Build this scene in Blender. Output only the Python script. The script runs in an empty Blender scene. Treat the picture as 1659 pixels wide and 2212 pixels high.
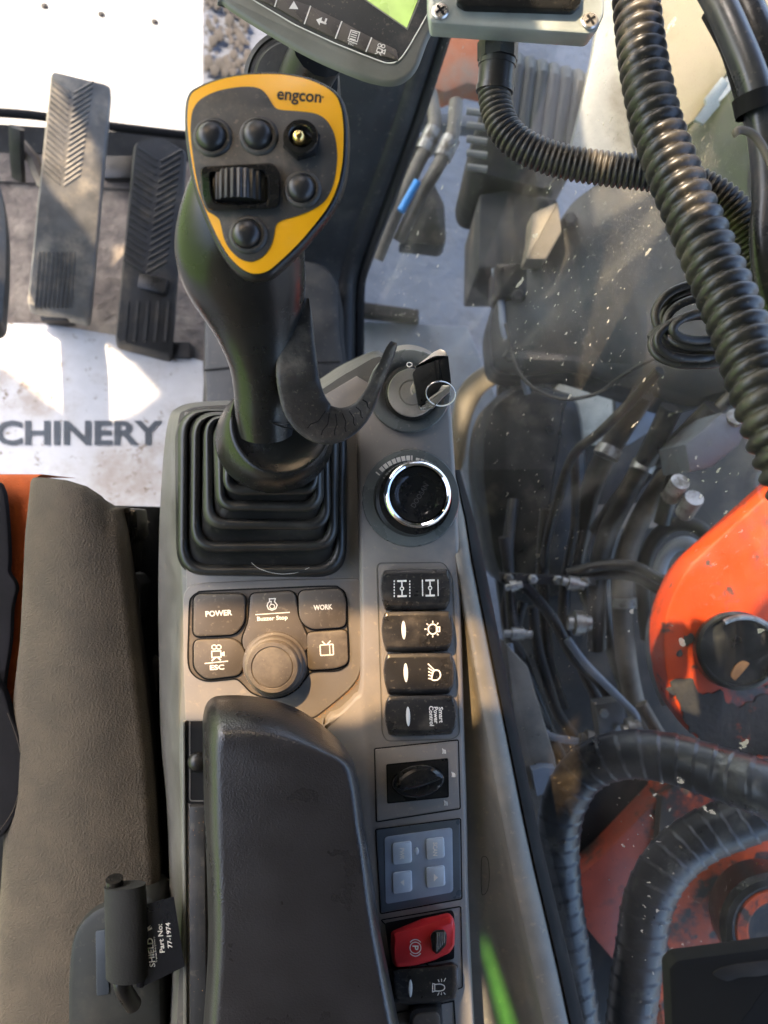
import bpy, bmesh, math, random
from mathutils import Vector as V, Matrix
random.seed(7)
SC = bpy.context.scene
rad = math.radians
# ---------------------------------------------------------------- frame
# F-frame: x right, y forward, z out of the console panel; the camera stands D above the panel.
D = 0.62; S = 1659.0; CX = 829.5; CY = 1106.0
U = V((.25, .34, .90)).normalized()          # world up, seen from the tilted console
YW = (V((0, 1, 0)) - U * U.y).normalized()
XW = YW.cross(U)
R = Matrix((XW, YW, U)).to_4x4()
T = Matrix.Translation((0, 0, 1.5)) @ R      # F-frame -> world (ground at Z = 0)
SUN = V((-.5, 1.0, 1.0)).normalized()        # towards the sun

# ---------------------------------------------------------------- camera
cam = bpy.data.cameras.new('camera'); co = bpy.data.objects.new('camera', cam)
SC.collection.objects.link(co); SC.camera = co
co.matrix_world = T @ Matrix.Translation((0, 0, D))
cam.sensor_fit = 'VERTICAL'; cam.sensor_height = 36; cam.sensor_width = 27; cam.lens = 36 * S / 2212
cam.clip_start = .01; cam.clip_end = 600
cam.dof.use_dof = True; cam.dof.focus_distance = .56; cam.dof.aperture_fstop = 7.5
# ---------------------------------------------------------------- sky, sun, exposure
w = bpy.data.worlds.new('World'); SC.world = w; w.use_nodes = True
nt = w.node_tree; nt.nodes.clear()
sky = nt.nodes.new('ShaderNodeTexSky'); sky.sky_type = 'NISHITA'; sky.sun_disc = False
sw = R.to_3x3() @ SUN
sky.sun_elevation = math.asin(sw.z); sky.sun_rotation = math.atan2(sw.x, sw.y)
sky.air_density = .75; sky.dust_density = 4.0; sky.ozone_density = 1
bg = nt.nodes.new('ShaderNodeBackground'); bg.inputs[1].default_value = .15
out = nt.nodes.new('ShaderNodeOutputWorld')
nt.links.new(sky.outputs[0], bg.inputs[0]); nt.links.new(bg.outputs[0], out.inputs[0])
sl = bpy.data.lights.new('sun', 'SUN'); sl.energy = 2.2; sl.angle = rad(.55); sl.color = (1, .79, .56)
so = bpy.data.objects.new('sun', sl); SC.collection.objects.link(so)
so.matrix_world = Matrix.Translation((0, 0, 6)) @ sw.to_track_quat('Z', 'Y').to_matrix().to_4x4()
vs = SC.view_settings; SC.display_settings.display_device = 'sRGB'
vs.view_transform = 'Standard'; vs.look = 'None'; vs.exposure = 2.92; vs.gamma = 1; vs.use_curve_mapping = False
SC.render.engine = 'CYCLES'
cy = SC.cycles; cy.use_denoising = True; cy.max_bounces = 8; cy.transparent_max_bounces = 12
cy.sample_clamp_indirect = 6; cy.caustics_reflective = False; cy.caustics_refractive = False

# ---------------------------------------------------------------- helpers
def P(x, y, z=0.0):
    if callable(z): z = z(x, y)
    d = D - z
    return V(((x - CX) / S * d, (CY - y) / S * d, z))
def ray(x, y): return V(((x - CX) / S, (CY - y) / S, -1.0))
def PL(x, y, p0, n):
    "pixel -> point on the plane through p0 with normal n"
    o = V((0, 0, D)); r = ray(x, y)
    return o + r * ((p0 - o).dot(n) / r.dot(n))
def PU(x, y, h): return PL(x, y, U * h, U)     # pixel -> point on the level h (world height - 1.5)
def cr(pts, n=6, closed=False):
    "Catmull-Rom through tuples of any length"
    N = len(pts); out = []
    for i in range(N if closed else N - 1):
        if closed: a, b, c, d = (pts[(i + k) % N] for k in (-1, 0, 1, 2))
        else: a, b, c, d = pts[max(i - 1, 0)], pts[i], pts[i + 1], pts[min(i + 2, N - 1)]
        for k in range(n):
            t = k / n
            out.append(tuple(.5 * (2 * q + (r - p) * t + (2 * p - 5 * q + 4 * r - s) * t * t + (3 * q - p - 3 * r + s) * t ** 3) for p, q, r, s in zip(a, b, c, d)))
    if not closed: out.append(tuple(pts[-1]))
    return out
def rnd(pts, r, n=5):
    "round the corners of a polygon (px)"
    N = len(pts); out = []
    for i in range(N):
        p, a, b = V(pts[i][:2]), V(pts[i - 1][:2]), V(pts[(i + 1) % N][:2])
        rr = r[i] if isinstance(r, (list, tuple)) else r
        la, lb = (a - p).length, (b - p).length
        k = min(rr, la * .49, lb * .49)
        q0, q1 = p + (a - p) * (k / max(la, 1e-9)), p + (b - p) * (k / max(lb, 1e-9))
        for j in range(n + 1):
            t = j / n
            v = q0 * (1 - t) ** 2 + p * (2 * t * (1 - t)) + q1 * t * t
            out.append((v.x, v.y))
    return out
def box(x0, y0, x1, y1, r=0, n=5):
    return rnd([(x0, y0), (x1, y0), (x1, y1), (x0, y1)], r, n) if r else [(x0, y0), (x1, y0), (x1, y1), (x0, y1)]
def ell(cx, cy, rx, ry, n=48, rot=0.0):
    c, s = math.cos(rad(rot)), math.sin(rad(rot)); o = []
    for i in range(n):
        a = 2 * math.pi * i / n; x, y = rx * math.cos(a), ry * math.sin(a)
        o.append((cx + x * c - y * s, cy + x * s + y * c))
    return o
def resamp(pts, n):
    L = [0]; m = len(pts)
    for i in range(m): L.append(L[-1] + (V(pts[(i + 1) % m]) - V(pts[i])).length)
    o = []; j = 0
    for k in range(n):
        s = L[-1] * k / n
        while L[j + 1] < s: j += 1
        f = (s - L[j]) / max(L[j + 1] - L[j], 1e-9)
        a, b = V(pts[j]), V(pts[(j + 1) % m]); v = a.lerp(b, f); o.append(tuple(v))
    return o
def off(poly, d):
    "offset a closed ring of Vectors in xy, d > 0 grows"
    n = len(poly); o = []
    A = sum(poly[i].x * poly[(i + 1) % n].y - poly[(i + 1) % n].x * poly[i].y for i in range(n))
    sg = 1 if A > 0 else -1
    for i in range(n):
        p = poly[i]; a = p - poly[i - 1]; b = poly[(i + 1) % n] - p
        a.z = b.z = 0
        if a.length < 1e-9: a = b
        if b.length < 1e-9: b = a
        if a.length < 1e-9: o.append(p.copy()); continue
        a = a.normalized(); b = b.normalized()
        na, nb = V((a.y, -a.x, 0)) * sg, V((b.y, -b.x, 0)) * sg
        m = na + nb
        m = na if m.length < .2 else m.normalized()
        o.append(p + m * (d / max(m.dot(na), .5)))
    return o
def NB(): return bmesh.new()
def loft(b, rings, closed=True, c0=False, c1=True):
    vs = [[b.verts.new(p) for p in r] for r in rings]
    n = len(rings[0])
    for i in range(len(rings) - 1):
        for j in range(n if closed else n - 1):
            k = (j + 1) % n
            try: b.faces.new((vs[i][j], vs[i][k], vs[i + 1][k], vs[i + 1][j]))
            except ValueError: pass
    for flag, r in ((c0, vs[0]), (c1, vs[-1])):
        if flag and len(r) > 2:
            try: b.faces.new(r)
            except ValueError: pass
    return vs
def zs(ring, dz): return [V((p.x, p.y, p.z + dz)) for p in ring]
def plate(b, pts, z, th, bev=.0008, grow=0.0, c0=False):
    top = [P(x, y, z) for x, y in pts]
    r = [zs(off(top, grow), -th)] if bev >= th else [zs(off(top, grow), -th), zs(top, -bev)]
    if bev > 0: r += [zs(off(top, -.29 * bev), -.29 * bev), off(top, -bev)]
    else: r[-1] = top
    return loft(b, r, c0=c0)
def sheet(b, pts, z):
    b.faces.new([b.verts.new(P(x, y, z)) for x, y in pts])
def slab(b, pts, th, n=None):
    "Vectors polygon -> solid slab, thickness along n"
    n = n or V((0, 0, 1)); loft(b, [[p - n * th for p in pts], list(pts)], c0=True)
def cube(b, M, sx, sy, sz, bev=0):
    r = bmesh.ops.create_cube(b, size=1, matrix=M @ Matrix.Diagonal((sx, sy, sz, 1)))
    if bev: bmesh.ops.bevel(b, geom=list({e for v in r['verts'] for e in v.link_edges}), offset=bev, segments=2, affect='EDGES', profile=.5)
def frames(pts):
    t = [(pts[min(i + 1, len(pts) - 1)] - pts[max(i - 1, 0)]).normalized() for i in range(len(pts))]
    u = V((0, 0, 1)) if abs(t[0].z) < .9 else V((1, 0, 0)); o = []
    for i in range(len(pts)):
        u = (u - t[i] * u.dot(t[i])).normalized(); o.append((t[i], u, t[i].cross(u)))
    return o
def tube(b, pts, r, seg=12, fn=None, caps=True, flat=1.0):
    fr = frames(pts); rings = []; s = 0
    for i, p in enumerate(pts):
        if i: s += (p - pts[i - 1]).length
        ri = r[i] if isinstance(r, (list, tuple)) else r
        ring = []
        for k in range(seg):
            a = 2 * math.pi * k / seg
            q = ri * (fn(s, a) if fn else 1)
            ring.append(p + fr[i][1] * (math.cos(a) * q * flat) + fr[i][2] * (math.sin(a) * q))
        rings.append(ring)
    loft(b, rings, c0=caps, c1=caps)
def path(px, n=8):
    "list of (x, y, z) pixels with depth -> smooth Vector path"
    return [P(*q) for q in cr(px, n)]
def even(pts, step):
    o = [pts[0]]; acc = 0
    for i in range(1, len(pts)):
        a, c = pts[i - 1], pts[i]; L = (c - a).length; pos = step - acc
        while pos <= L: o.append(a.lerp(c, pos / L)); pos += step
        acc = (acc + L) % step
    return o
def lathe(b, c, prof, seg=40, ax=V((0, 0, 1)), sx=1.0, rot=0.0):
    ax = ax.normalized(); u = V((1, 0, 0)); u = (u - ax * u.dot(ax)).normalized(); v = ax.cross(u)
    rings = []
    for r, h in prof:
        rings.append([c + ax * h + u * (math.cos(2 * math.pi * k / seg + rot) * r * sx) + v * (math.sin(2 * math.pi * k / seg + rot) * r) for k in range(seg)])
    loft(b, rings, c0=False, c1=True)
def stroke(b, pts, wd, z, closed=False):
    n = len(pts); L = []
    for i in range(n):
        p = V(pts[i])
        a = V(pts[i - 1]) if (i or closed) else None
        c = V(pts[(i + 1) % n]) if (i < n - 1 or closed) else None
        d1 = (p - a).normalized() if a is not None else None; d2 = (c - p).normalized() if c is not None else None
        d1 = d1 or d2; d2 = d2 or d1
        m = V((-d1.y - d2.y, d1.x + d2.x))
        m = m.normalized() if m.length > .1 else V((-d1.y, d1.x))
        k = wd / 2 / max(m.dot(V((-d1.y, d1.x))), .5)
        L.append((p + m * k, p - m * k))
    vs = [(b.verts.new(P(a.x, a.y, z)), b.verts.new(P(c.x, c.y, z))) for a, c in L]
    for i in range(n if closed else n - 1):
        j = (i + 1) % n; b.faces.new((vs[i][0], vs[j][0], vs[j][1], vs[i][1]))
_tc = {}
def tmesh(s, bold):
    if (s, bold) in _tc: return _tc[(s, bold)]
    cu = bpy.data.curves.new('lettering', 'FONT'); cu.body = s; cu.size = 1; cu.resolution_u = 3; cu.offset = bold
    o = bpy.data.objects.new('lettering', cu); SC.collection.objects.link(o)
    dg = bpy.context.evaluated_depsgraph_get(); me = bpy.data.meshes.new_from_object(o.evaluated_get(dg))
    vv = [(v.co.x, v.co.y) for v in me.vertices]; ff = [tuple(p.vertices) for p in me.polygons]
    bpy.data.objects.remove(o); bpy.data.curves.remove(cu); bpy.data.meshes.remove(me)
    x0, x1 = min(v[0] for v in vv), max(v[0] for v in vv); y0, y1 = min(v[1] for v in vv), max(v[1] for v in vv)
    _tc[(s, bold)] = ([((x - (x0 + x1) / 2) / (x1 - x0), (y - (y0 + y1) / 2) / (y1 - y0)) for x, y in vv], ff, (x1 - x0) / (y1 - y0))
    return _tc[(s, bold)]
def text(b, s, cx, cy, wd, ht, z, ang=0, bold=.012, fn=None):
    "lettering whose box is wd x ht px, turned clockwise by ang degrees"
    vv, ff, _ = tmesh(s, bold); c, sn = math.cos(rad(ang)), math.sin(rad(ang)); L = []
    for u, v in vv:
        x, y = u * wd, -v * ht
        px, py = cx + x * c - y * sn, cy + x * sn + y * c
        L.append(b.verts.new(fn(px, py) if fn else P(px, py, z)))
    for f in ff:
        try: b.faces.new([L[i] for i in f])
        except ValueError: pass

# ---------------------------------------------------------------- objects
ORG = {}
def mesh(name, b, m, org, sharp):
    bmesh.ops.remove_doubles(b, verts=b.verts, dist=1e-6)
    bmesh.ops.recalc_face_normals(b, faces=b.faces)
    bmesh.ops.translate(b, verts=b.verts, vec=-org)
    me = bpy.data.meshes.new(name); b.to_mesh(me); b.free()
    me.materials.append(m); me.shade_smooth(); me.set_sharp_from_angle(angle=rad(sharp))
    o = bpy.data.objects.new(name, me); SC.collection.objects.link(o)
    return o
def thing(name, label, cat, loc, group=None):
    o = bpy.data.objects.new(name, None); SC.collection.objects.link(o); o.empty_display_size = .02
    o.matrix_world = T @ Matrix.Translation(loc); o['label'] = label; o['category'] = cat
    if group: o['group'] = group
    ORG[o] = V(loc); return o
def part(name, b, m, par, label=None, sharp=38):
    o = mesh(name, b, m, ORG[par], sharp); o.parent = par; ORG[o] = ORG[par]
    if label: o['label'] = label
    return o
def solo(name, b, m, label=None, cat=None, group=None, kind=None, sharp=38):
    b.verts.ensure_lookup_table(); org = sum((v.co for v in b.verts), V()) / len(b.verts)
    o = mesh(name, b, m, org, sharp); o.matrix_world = T @ Matrix.Translation(org)
    if label: o['label'] = label; o['category'] = cat
    if group: o['group'] = group
    if kind: o['kind'] = kind
    ORG[o] = org; return o

# ---------------------------------------------------------------- materials
def M(name, col, rough=.5, metal=0.0, bump=None, var=.12, vs_=30, dust=None, spec=.5, coat=0.0, rvar=.1, mottle=None, emit=None):
    """bump = (kind, scale, distance); dust = (colour, amount, scale); mottle = (colour, scale, threshold, softness)"""
    m = bpy.data.materials.new(name); m.use_nodes = True; t = m.node_tree; N, L = t.nodes, t.links
    bs = N['Principled BSDF']; tc = N.new('ShaderNodeTexCoord').outputs['Object']
    def noise(sc, det=4, rg=.55):
        n = N.new('ShaderNodeTexNoise'); n.inputs['Scale'].default_value = sc; n.inputs['Detail'].default_value = det; n.inputs['Roughness'].default_value = rg
        L.new(tc, n.inputs['Vector']); return n.outputs['Fac']
    def ramp(src, a, b2, c0=0.0, c1=1.0):
        r = N.new('ShaderNodeMapRange'); r.inputs[1].default_value = a; r.inputs[2].default_value = b2; r.inputs[3].default_value = c0; r.inputs[4].default_value = c1
        r.interpolation_type = 'SMOOTHSTEP' if c0 == 0 and c1 == 1 else 'LINEAR'
        L.new(src, r.inputs[0]); return r.outputs[0]
    def mix(f, a, c):
        x = N.new('ShaderNodeMix'); x.data_type = 'RGBA'
        if isinstance(f, float): x.inputs[0].default_value = f
        else: L.new(f, x.inputs[0])
        for s, v in ((6, a), (7, c)):
            if isinstance(v, tuple): x.inputs[s].default_value = (*v, 1)
            else: L.new(v, x.inputs[s])
        return x.outputs[2]
    n1 = noise(vs_)
    c = mix(ramp(n1, .3, .7), tuple(k * (1 - var) for k in col), tuple(k * (1 + var) for k in col))
    ro = ramp(n1, .3, .7, max(rough - rvar, .02), min(rough + rvar, 1))
    if mottle:
        for mc, sc, th, soft in (mottle if isinstance(mottle, list) else [mottle]):
            f = ramp(noise(sc, 7, .65), th - soft, th + soft); c = mix(f, c, mc)
    if dust:
        dc, am, sc = dust
        f1 = ramp(noise(sc, 6, .7), .48, .75); f2 = ramp(noise(sc * 14, 3, .6), .60, .70)
        mx = N.new('ShaderNodeMath'); mx.operation = 'MAXIMUM'; L.new(f1, mx.inputs[0]); L.new(f2, mx.inputs[1])
        mu = N.new('ShaderNodeMath'); mu.operation = 'MULTIPLY'; L.new(mx.outputs[0], mu.inputs[0]); mu.inputs[1].default_value = am
        c = mix(mu.outputs[0], c, dc)
        ad = N.new('ShaderNodeMath'); ad.operation = 'MULTIPLY_ADD'; L.new(mu.outputs[0], ad.inputs[0]); ad.inputs[1].default_value = .4; L.new(ro, ad.inputs[2]); ad.use_clamp = True
        ro = ad.outputs[0]
    L.new(c, bs.inputs['Base Color']); L.new(ro, bs.inputs['Roughness'])
    bs.inputs['Metallic'].default_value = metal; bs.inputs['Specular IOR Level'].default_value = spec
    if coat: bs.inputs['Coat Weight'].default_value = coat; bs.inputs['Coat Roughness'].default_value = .06
    if emit: bs.inputs['Emission Color'].default_value = (*emit[0], 1); bs.inputs['Emission Strength'].default_value = emit[1]; L.new(c, bs.inputs['Emission Color'])
    if bump:
        k, sc, dist = bump
        if k == 'cell':
            n = N.new('ShaderNodeTexVoronoi'); n.feature = 'SMOOTH_F1'; n.inputs['Scale'].default_value = sc; n.inputs['Smoothness'].default_value = .4
            wn = N.new('ShaderNodeTexNoise'); wn.inputs['Scale'].default_value = sc * .6; L.new(tc, wn.inputs['Vector'])
            va = N.new('ShaderNodeVectorMath'); va.operation = 'MULTIPLY_ADD'; L.new(wn.outputs['Color'], va.inputs[0]); va.inputs[1].default_value = (1.2 / sc,) * 3; L.new(tc, va.inputs[2])
            L.new(va.outputs[0], n.inputs['Vector']); src = n.outputs['Distance']
        elif k == 'weave':
            a1 = N.new('ShaderNodeTexWave'); a1.inputs['Scale'].default_value = sc; a1.bands_direction = 'Y'; a1.inputs['Distortion'].default_value = .6; L.new(tc, a1.inputs['Vector']); src = a1.outputs['Fac']
        else: src = noise(sc, 3)
        bp = N.new('ShaderNodeBump'); bp.inputs['Distance'].default_value = dist; bp.inputs['Strength'].default_value = 1
        L.new(src, bp.inputs['Height']); L.new(bp.outputs[0], bs.inputs['Normal'])
    return m
DUST = (.34, .28, .20)
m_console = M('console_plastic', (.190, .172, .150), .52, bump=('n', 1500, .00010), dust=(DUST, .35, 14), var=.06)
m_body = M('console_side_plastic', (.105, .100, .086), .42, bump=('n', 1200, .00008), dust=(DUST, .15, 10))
m_key = M('key_rubber', (.085, .070, .054), .55, bump=('n', 1600, .00006), dust=(DUST, .30, 20))
m_black = M('black_plastic', (.010, .010, .0095), .32, bump=('n', 1800, .00003), dust=(DUST, .08, 22), spec=.35)
m_gloss = M('gloss_black_plastic', (.010, .010, .010), .12, rvar=.05, dust=(DUST, .06, 30), spec=.4)
m_grip = M('grip_soft_plastic', (.010, .0098, .009), .27, bump=('n', 1700, .00003), rvar=.03, dust=(DUST, .025, 20), spec=.42)
m_rubber = M('boot_rubber', (.016, .016, .0145), .36, bump=('n', 900, .00004), rvar=.06, dust=(DUST, .09, 16), spec=.5)
m_rest = M('worn_rubber', (.027, .023, .019), .45, bump=('n', 260, .0005), dust=(DUST, .22, 30))
m_rocker = M('rocker_plastic', (.020, .019, .018), .30, bump=('n', 1500, .00003), dust=(DUST, .20, 24), spec=.4)
m_bez = M('dial_bezel_plastic', (.115, .122, .112), .28, bump=('n', 1500, .00002), dust=(DUST, .12, 20))
m_print = M('white_print', (.80, .76, .66), .6, var=.05)
m_lens = M('indicator_lens', (.66, .66, .60), .3, var=.03)
m_yellow = M('yellow_film', (.92, .43, .005), .42, var=.04, dust=(DUST, .10, 30))
m_face = M('charcoal_film', (.040, .040, .037), .5, bump=('n', 1800, .00005), dust=(DUST, .30, 26))
m_ink = M('dark_ink', (.02, .02, .018), .6)
m_chrome = M('chrome', (.80, .80, .80), .06, 1, rvar=.03, var=.02)
m_steel = M('worn_steel', (.68, .63, .56), .30, .85, dust=(DUST, .2, 40))
m_brass = M('brass_tip', (.80, .58, .22), .2, 1)
m_alu = M('cast_aluminium', (.52, .56, .50), .42, .55, bump=('n', 400, .00008), dust=(DUST, .12, 20))
m_red = M('red_plastic', (.56, .022, .024), .38, var=.06)
m_leather = M('armrest_skin', (.021, .0188, .0185), .31, bump=('cell', 760, .00019), rvar=.06, spec=.5)
m_seat = M('seat_fabric', (.084, .068, .048), .85, bump=('cell', 640, .0006), var=.15, spec=.25)
m_orange_f = M('orange_fabric', (.40, .085, .022), .9, bump=('cell', 480, .0006), var=.2, spec=.2)
m_cloth = M('dark_cloth', (.016, .015, .017), .9, bump=('weave', 420, .0003), var=.25, spec=.2)
m_cover = M('seat_cover_plastic', (.022, .023, .020), .5, spec=.28, dust=(DUST, .06, 14))
m_cap = M('button_cap', (.022, .022, .022), .36, bump=('n', 1700, .00003), rvar=.05)
m_web = M('webbing', (.020, .020, .018), .8, bump=('n', 600, .0003), spec=.3)
m_tag = M('tag_film', (.012, .013, .016), .25)
m_trim = M('pillar_trim', (.025, .0255, .025), .45, spec=.36, bump=('n', 900, .0001), dust=(DUST, .12, 9))
m_trim2 = M('grey_trim', (.165, .158, .135), .5, bump=('n', 900, .00012), dust=(DUST, .35, 12))
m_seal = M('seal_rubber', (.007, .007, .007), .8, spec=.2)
m_bezel = M('monitor_bezel', (.165, .162, .130), .45, bump=('n', 1500, .00005), dust=(DUST, .1, 20))
m_mat = M('paper_mat', (.47, .47, .465), .8, mottle=[((.27, .22, .17), 8, .58, .16), ((.17, .13, .085), 50, .64, .05), ((.20, .155, .11), 20, .66, .05)], var=.05)
m_mat_ink = M('mat_ink', (.05, .06, .07), .7, var=.2)
m_floor = M('dusty_floor', (.13, .105, .085), .85, bump=('n', 60, .004), mottle=((.30, .25, .19), 11, .55, .15), var=.3)
m_dirt = M('dirt_crumb', (.30, .17, .08), .9, var=.4)
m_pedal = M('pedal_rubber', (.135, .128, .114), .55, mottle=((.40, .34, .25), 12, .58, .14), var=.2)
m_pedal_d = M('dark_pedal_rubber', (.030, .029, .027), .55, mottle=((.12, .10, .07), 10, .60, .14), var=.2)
m_white = M('white_sheet_metal', (.34, .34, .33), .5, mottle=[((.13, .12, .105), 5, .60, .16), ((.10, .09, .08), 30, .66, .08)], var=.04)
m_hose = M('hose_plastic', (.030, .028, .025), .38, rvar=.08, dust=((.30, .24, .15), .30, 30))
m_rail = M('painted_rail', (.040, .042, .045), .32, dust=(DUST, .2, 20))
MUD = (.030, .026, .022)
m_orange = M('orange_paint', (.78, .105, .012), .38, var=.06, dust=(DUST, .08, 10))
m_orange_d = M('muddy_orange_paint', (.52, .065, .010), .55, var=.15, mottle=[(MUD, 9, .50, .07), (MUD, 40, .56, .05)])
m_wrap = M('hose_spiral_wrap', (.020, .021, .024), .34, mottle=((.12, .11, .09), 20, .62, .12), var=.25)
m_oil = M('oily_hose', (.012, .011, .010), .36, spec=.35, mottle=((.07, .057, .043), 16, .60, .12), var=.3)
m_hosetan = M('dusty_hose', (.13, .11, .085), .6, var=.3)
m_grime = M('grimy_steel', (.016, .015, .0145), .6, spec=.3, mottle=((.06, .050, .040), 8, .58, .15), var=.3)
m_greyp = M('grey_machine_paint', (.17, .19, .22), .5, mottle=((.12, .11, .10), 6, .62, .15), var=.1)
m_tan = M('dusty_tan_panel', (.17, .14, .10), .7, mottle=((.11, .09, .065), 7, .62, .15), var=.06)
m_conc = M('concrete', (.075, .086, .108), .9, bump=('n', 20, .01), mottle=[((.07, .07, .075), 3, .60, .15)], var=.1)
m_grass = M('grass_field', (.085, .16, .030), .9, var=.35, vs_=3)
m_blocker = M('blocker_grey', (.085, .076, .07), .9)  # plain surface of the added light blockers
m_blue = M('blue_sleeve', (.04, .25, .60), .5)
m_screen = M('display_screen', (.115, .155, .04), .25, var=.5, vs_=16, mottle=((.19, .27, .06), 22, .55, .2), emit=((.1, .2, .03), .42))
def glass():
    m = bpy.data.materials.new('dusty_glass'); m.use_nodes = True; t = m.node_tree; N, L = t.nodes, t.links; N.clear()
    tc = N.new('ShaderNodeTexCoord').outputs['UV']
    def rng(src, a, b2):
        r = N.new('ShaderNodeMapRange'); r.interpolation_type = 'SMOOTHSTEP'; r.inputs[1].default_value = a; r.inputs[2].default_value = b2
        L.new(src, r.inputs[0]); return r.outputs[0]
    def nz(sc, a, b2, det=5):
        n = N.new('ShaderNodeTexNoise'); n.noise_dimensions = '2D'; n.inputs['Scale'].default_value = sc; n.inputs['Detail'].default_value = det; L.new(tc, n.inputs['Vector'])
        return rng(n.outputs[0], a, b2)
    def vo(sc, a, b2, stretch=(1, 1, 1), rot=0, keep=.80):
        mp = N.new('ShaderNodeMapping'); mp.inputs['Scale'].default_value = stretch; mp.inputs['Rotation'].default_value = (0, 0, rot); L.new(tc, mp.inputs[0])
        n = N.new('ShaderNodeTexVoronoi'); n.voronoi_dimensions = '2D'; n.inputs['Scale'].default_value = sc; L.new(mp.outputs[0], n.inputs['Vector'])
        sp = N.new('ShaderNodeSeparateColor'); L.new(n.outputs['Color'], sp.inputs[0])
        return ma('MULTIPLY', rng(n.outputs['Distance'], a, b2), rng(sp.outputs[0], keep, keep + .03))
    def ma(op, a, c):
        x = N.new('ShaderNodeMath'); x.operation = op
        for i, v in enumerate((a, c)):
            if isinstance(v, (int, float)): x.inputs[i].default_value = v
            else: L.new(v, x.inputs[i])
        return x.outputs[0]
    def nst(sc, a, b2, st, rot):
        mp = N.new('ShaderNodeMapping'); mp.inputs['Scale'].default_value = st; mp.inputs['Rotation'].default_value = (0, 0, rot); L.new(tc, mp.inputs[0])
        n = N.new('ShaderNodeTexNoise'); n.noise_dimensions = '2D'; n.inputs['Scale'].default_value = sc; n.inputs['Detail'].default_value = 4; L.new(mp.outputs[0], n.inputs['Vector']); return rng(n.outputs[0], a, b2)
    film = ma('ADD', ma('MULTIPLY', nz(5, .35, .75), .022), ma('MULTIPLY', ma('MULTIPLY', nst(26, .52, .80, (1, .10, 1), .55), nz(4, .35, .6)), .09))
    fine = ma('MULTIPLY', nz(620, .64, .74, 2), nz(4, .30, .66)); specks = ma('MULTIPLY', nst(210, .69, .74, (1, .55, 1), .7), nz(5, .34, .62)); big = nst(70, .735, .77, (1, .5, 1), .3)
    f = ma('ADD', ma('ADD', film, .010), ma('MAXIMUM', ma('MAXIMUM', ma('MULTIPLY', specks, .42), ma('MULTIPLY', big, .4)), ma('MULTIPLY', fine, .22)))
    ge = N.new('ShaderNodeNewGeometry'); f = ma('MULTIPLY', f, ma('SUBTRACT', 1.0, ge.outputs['Backfacing']))
    tr = N.new('ShaderNodeBsdfTransparent'); tr.inputs[0].default_value = (.93, .95, .94, 1)
    gl = N.new('ShaderNodeBsdfGlossy'); gl.inputs['Roughness'].default_value = .02
    di = N.new('ShaderNodeBsdfDiffuse'); di.inputs[0].default_value = (.62, .58, .50, 1)
    f0 = N.new('ShaderNodeFresnel'); f0.inputs[0].default_value = 1.42
    fr = ma('MULTIPLY', f0.outputs[0], ma('SUBTRACT', 1.0, ge.outputs['Backfacing']))
    m1 = N.new('ShaderNodeMixShader'); L.new(fr, m1.inputs[0]); L.new(tr.outputs[0], m1.inputs[1]); L.new(gl.outputs[0], m1.inputs[2])
    m2 = N.new('ShaderNodeMixShader'); L.new(f, m2.inputs[0]); L.new(m1.outputs[0], m2.inputs[1]); L.new(di.outputs[0], m2.inputs[2])
    o = N.new('ShaderNodeOutputMaterial'); L.new(m2.outputs[0], o.inputs[0]); return m
m_glass = glass()
# ================================================================ setting
def upoly(pts, h): return [XW * x + YW * y + U * h for x, y in pts]
b = NB(); b.faces.new([b.verts.new(p) for p in upoly([(-400, -400), (400, -400), (400, 400), (-400, 400)], -1.5)])
solo('ground', b, m_conc, kind='structure')
b = NB(); b.faces.new([b.verts.new(p) for p in upoly([(-300, -300), (-2.2, -300), (-1.9, 300), (-300, 300)], -1.496)])
solo('grass_field', b, m_grass, kind='structure')
# unseen slab added as sun blocker, its holes cut to shape the sun patches
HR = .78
def up_to_blocker(p):
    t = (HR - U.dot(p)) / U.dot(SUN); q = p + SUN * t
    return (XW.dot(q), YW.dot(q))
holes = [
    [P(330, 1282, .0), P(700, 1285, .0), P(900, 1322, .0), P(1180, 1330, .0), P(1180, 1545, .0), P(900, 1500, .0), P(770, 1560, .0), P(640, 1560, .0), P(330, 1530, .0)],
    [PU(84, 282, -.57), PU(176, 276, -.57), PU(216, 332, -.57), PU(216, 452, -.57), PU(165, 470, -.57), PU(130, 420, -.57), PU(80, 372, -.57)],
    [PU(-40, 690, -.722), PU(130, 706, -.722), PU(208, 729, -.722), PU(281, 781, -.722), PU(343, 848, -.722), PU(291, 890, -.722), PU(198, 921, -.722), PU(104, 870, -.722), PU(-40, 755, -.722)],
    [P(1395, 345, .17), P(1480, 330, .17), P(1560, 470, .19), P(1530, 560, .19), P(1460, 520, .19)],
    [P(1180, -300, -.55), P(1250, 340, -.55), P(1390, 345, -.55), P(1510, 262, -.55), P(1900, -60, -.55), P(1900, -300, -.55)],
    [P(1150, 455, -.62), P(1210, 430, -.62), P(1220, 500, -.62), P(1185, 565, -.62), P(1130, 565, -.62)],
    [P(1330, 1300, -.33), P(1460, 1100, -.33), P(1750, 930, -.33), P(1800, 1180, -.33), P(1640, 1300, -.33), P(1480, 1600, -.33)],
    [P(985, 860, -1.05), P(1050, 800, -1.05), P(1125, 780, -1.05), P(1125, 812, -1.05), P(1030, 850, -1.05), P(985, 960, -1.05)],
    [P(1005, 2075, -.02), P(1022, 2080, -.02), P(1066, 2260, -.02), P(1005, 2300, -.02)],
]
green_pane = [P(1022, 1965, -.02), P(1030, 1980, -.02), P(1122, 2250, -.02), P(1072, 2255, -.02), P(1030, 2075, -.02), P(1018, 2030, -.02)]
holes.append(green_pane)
b = NB()
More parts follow.
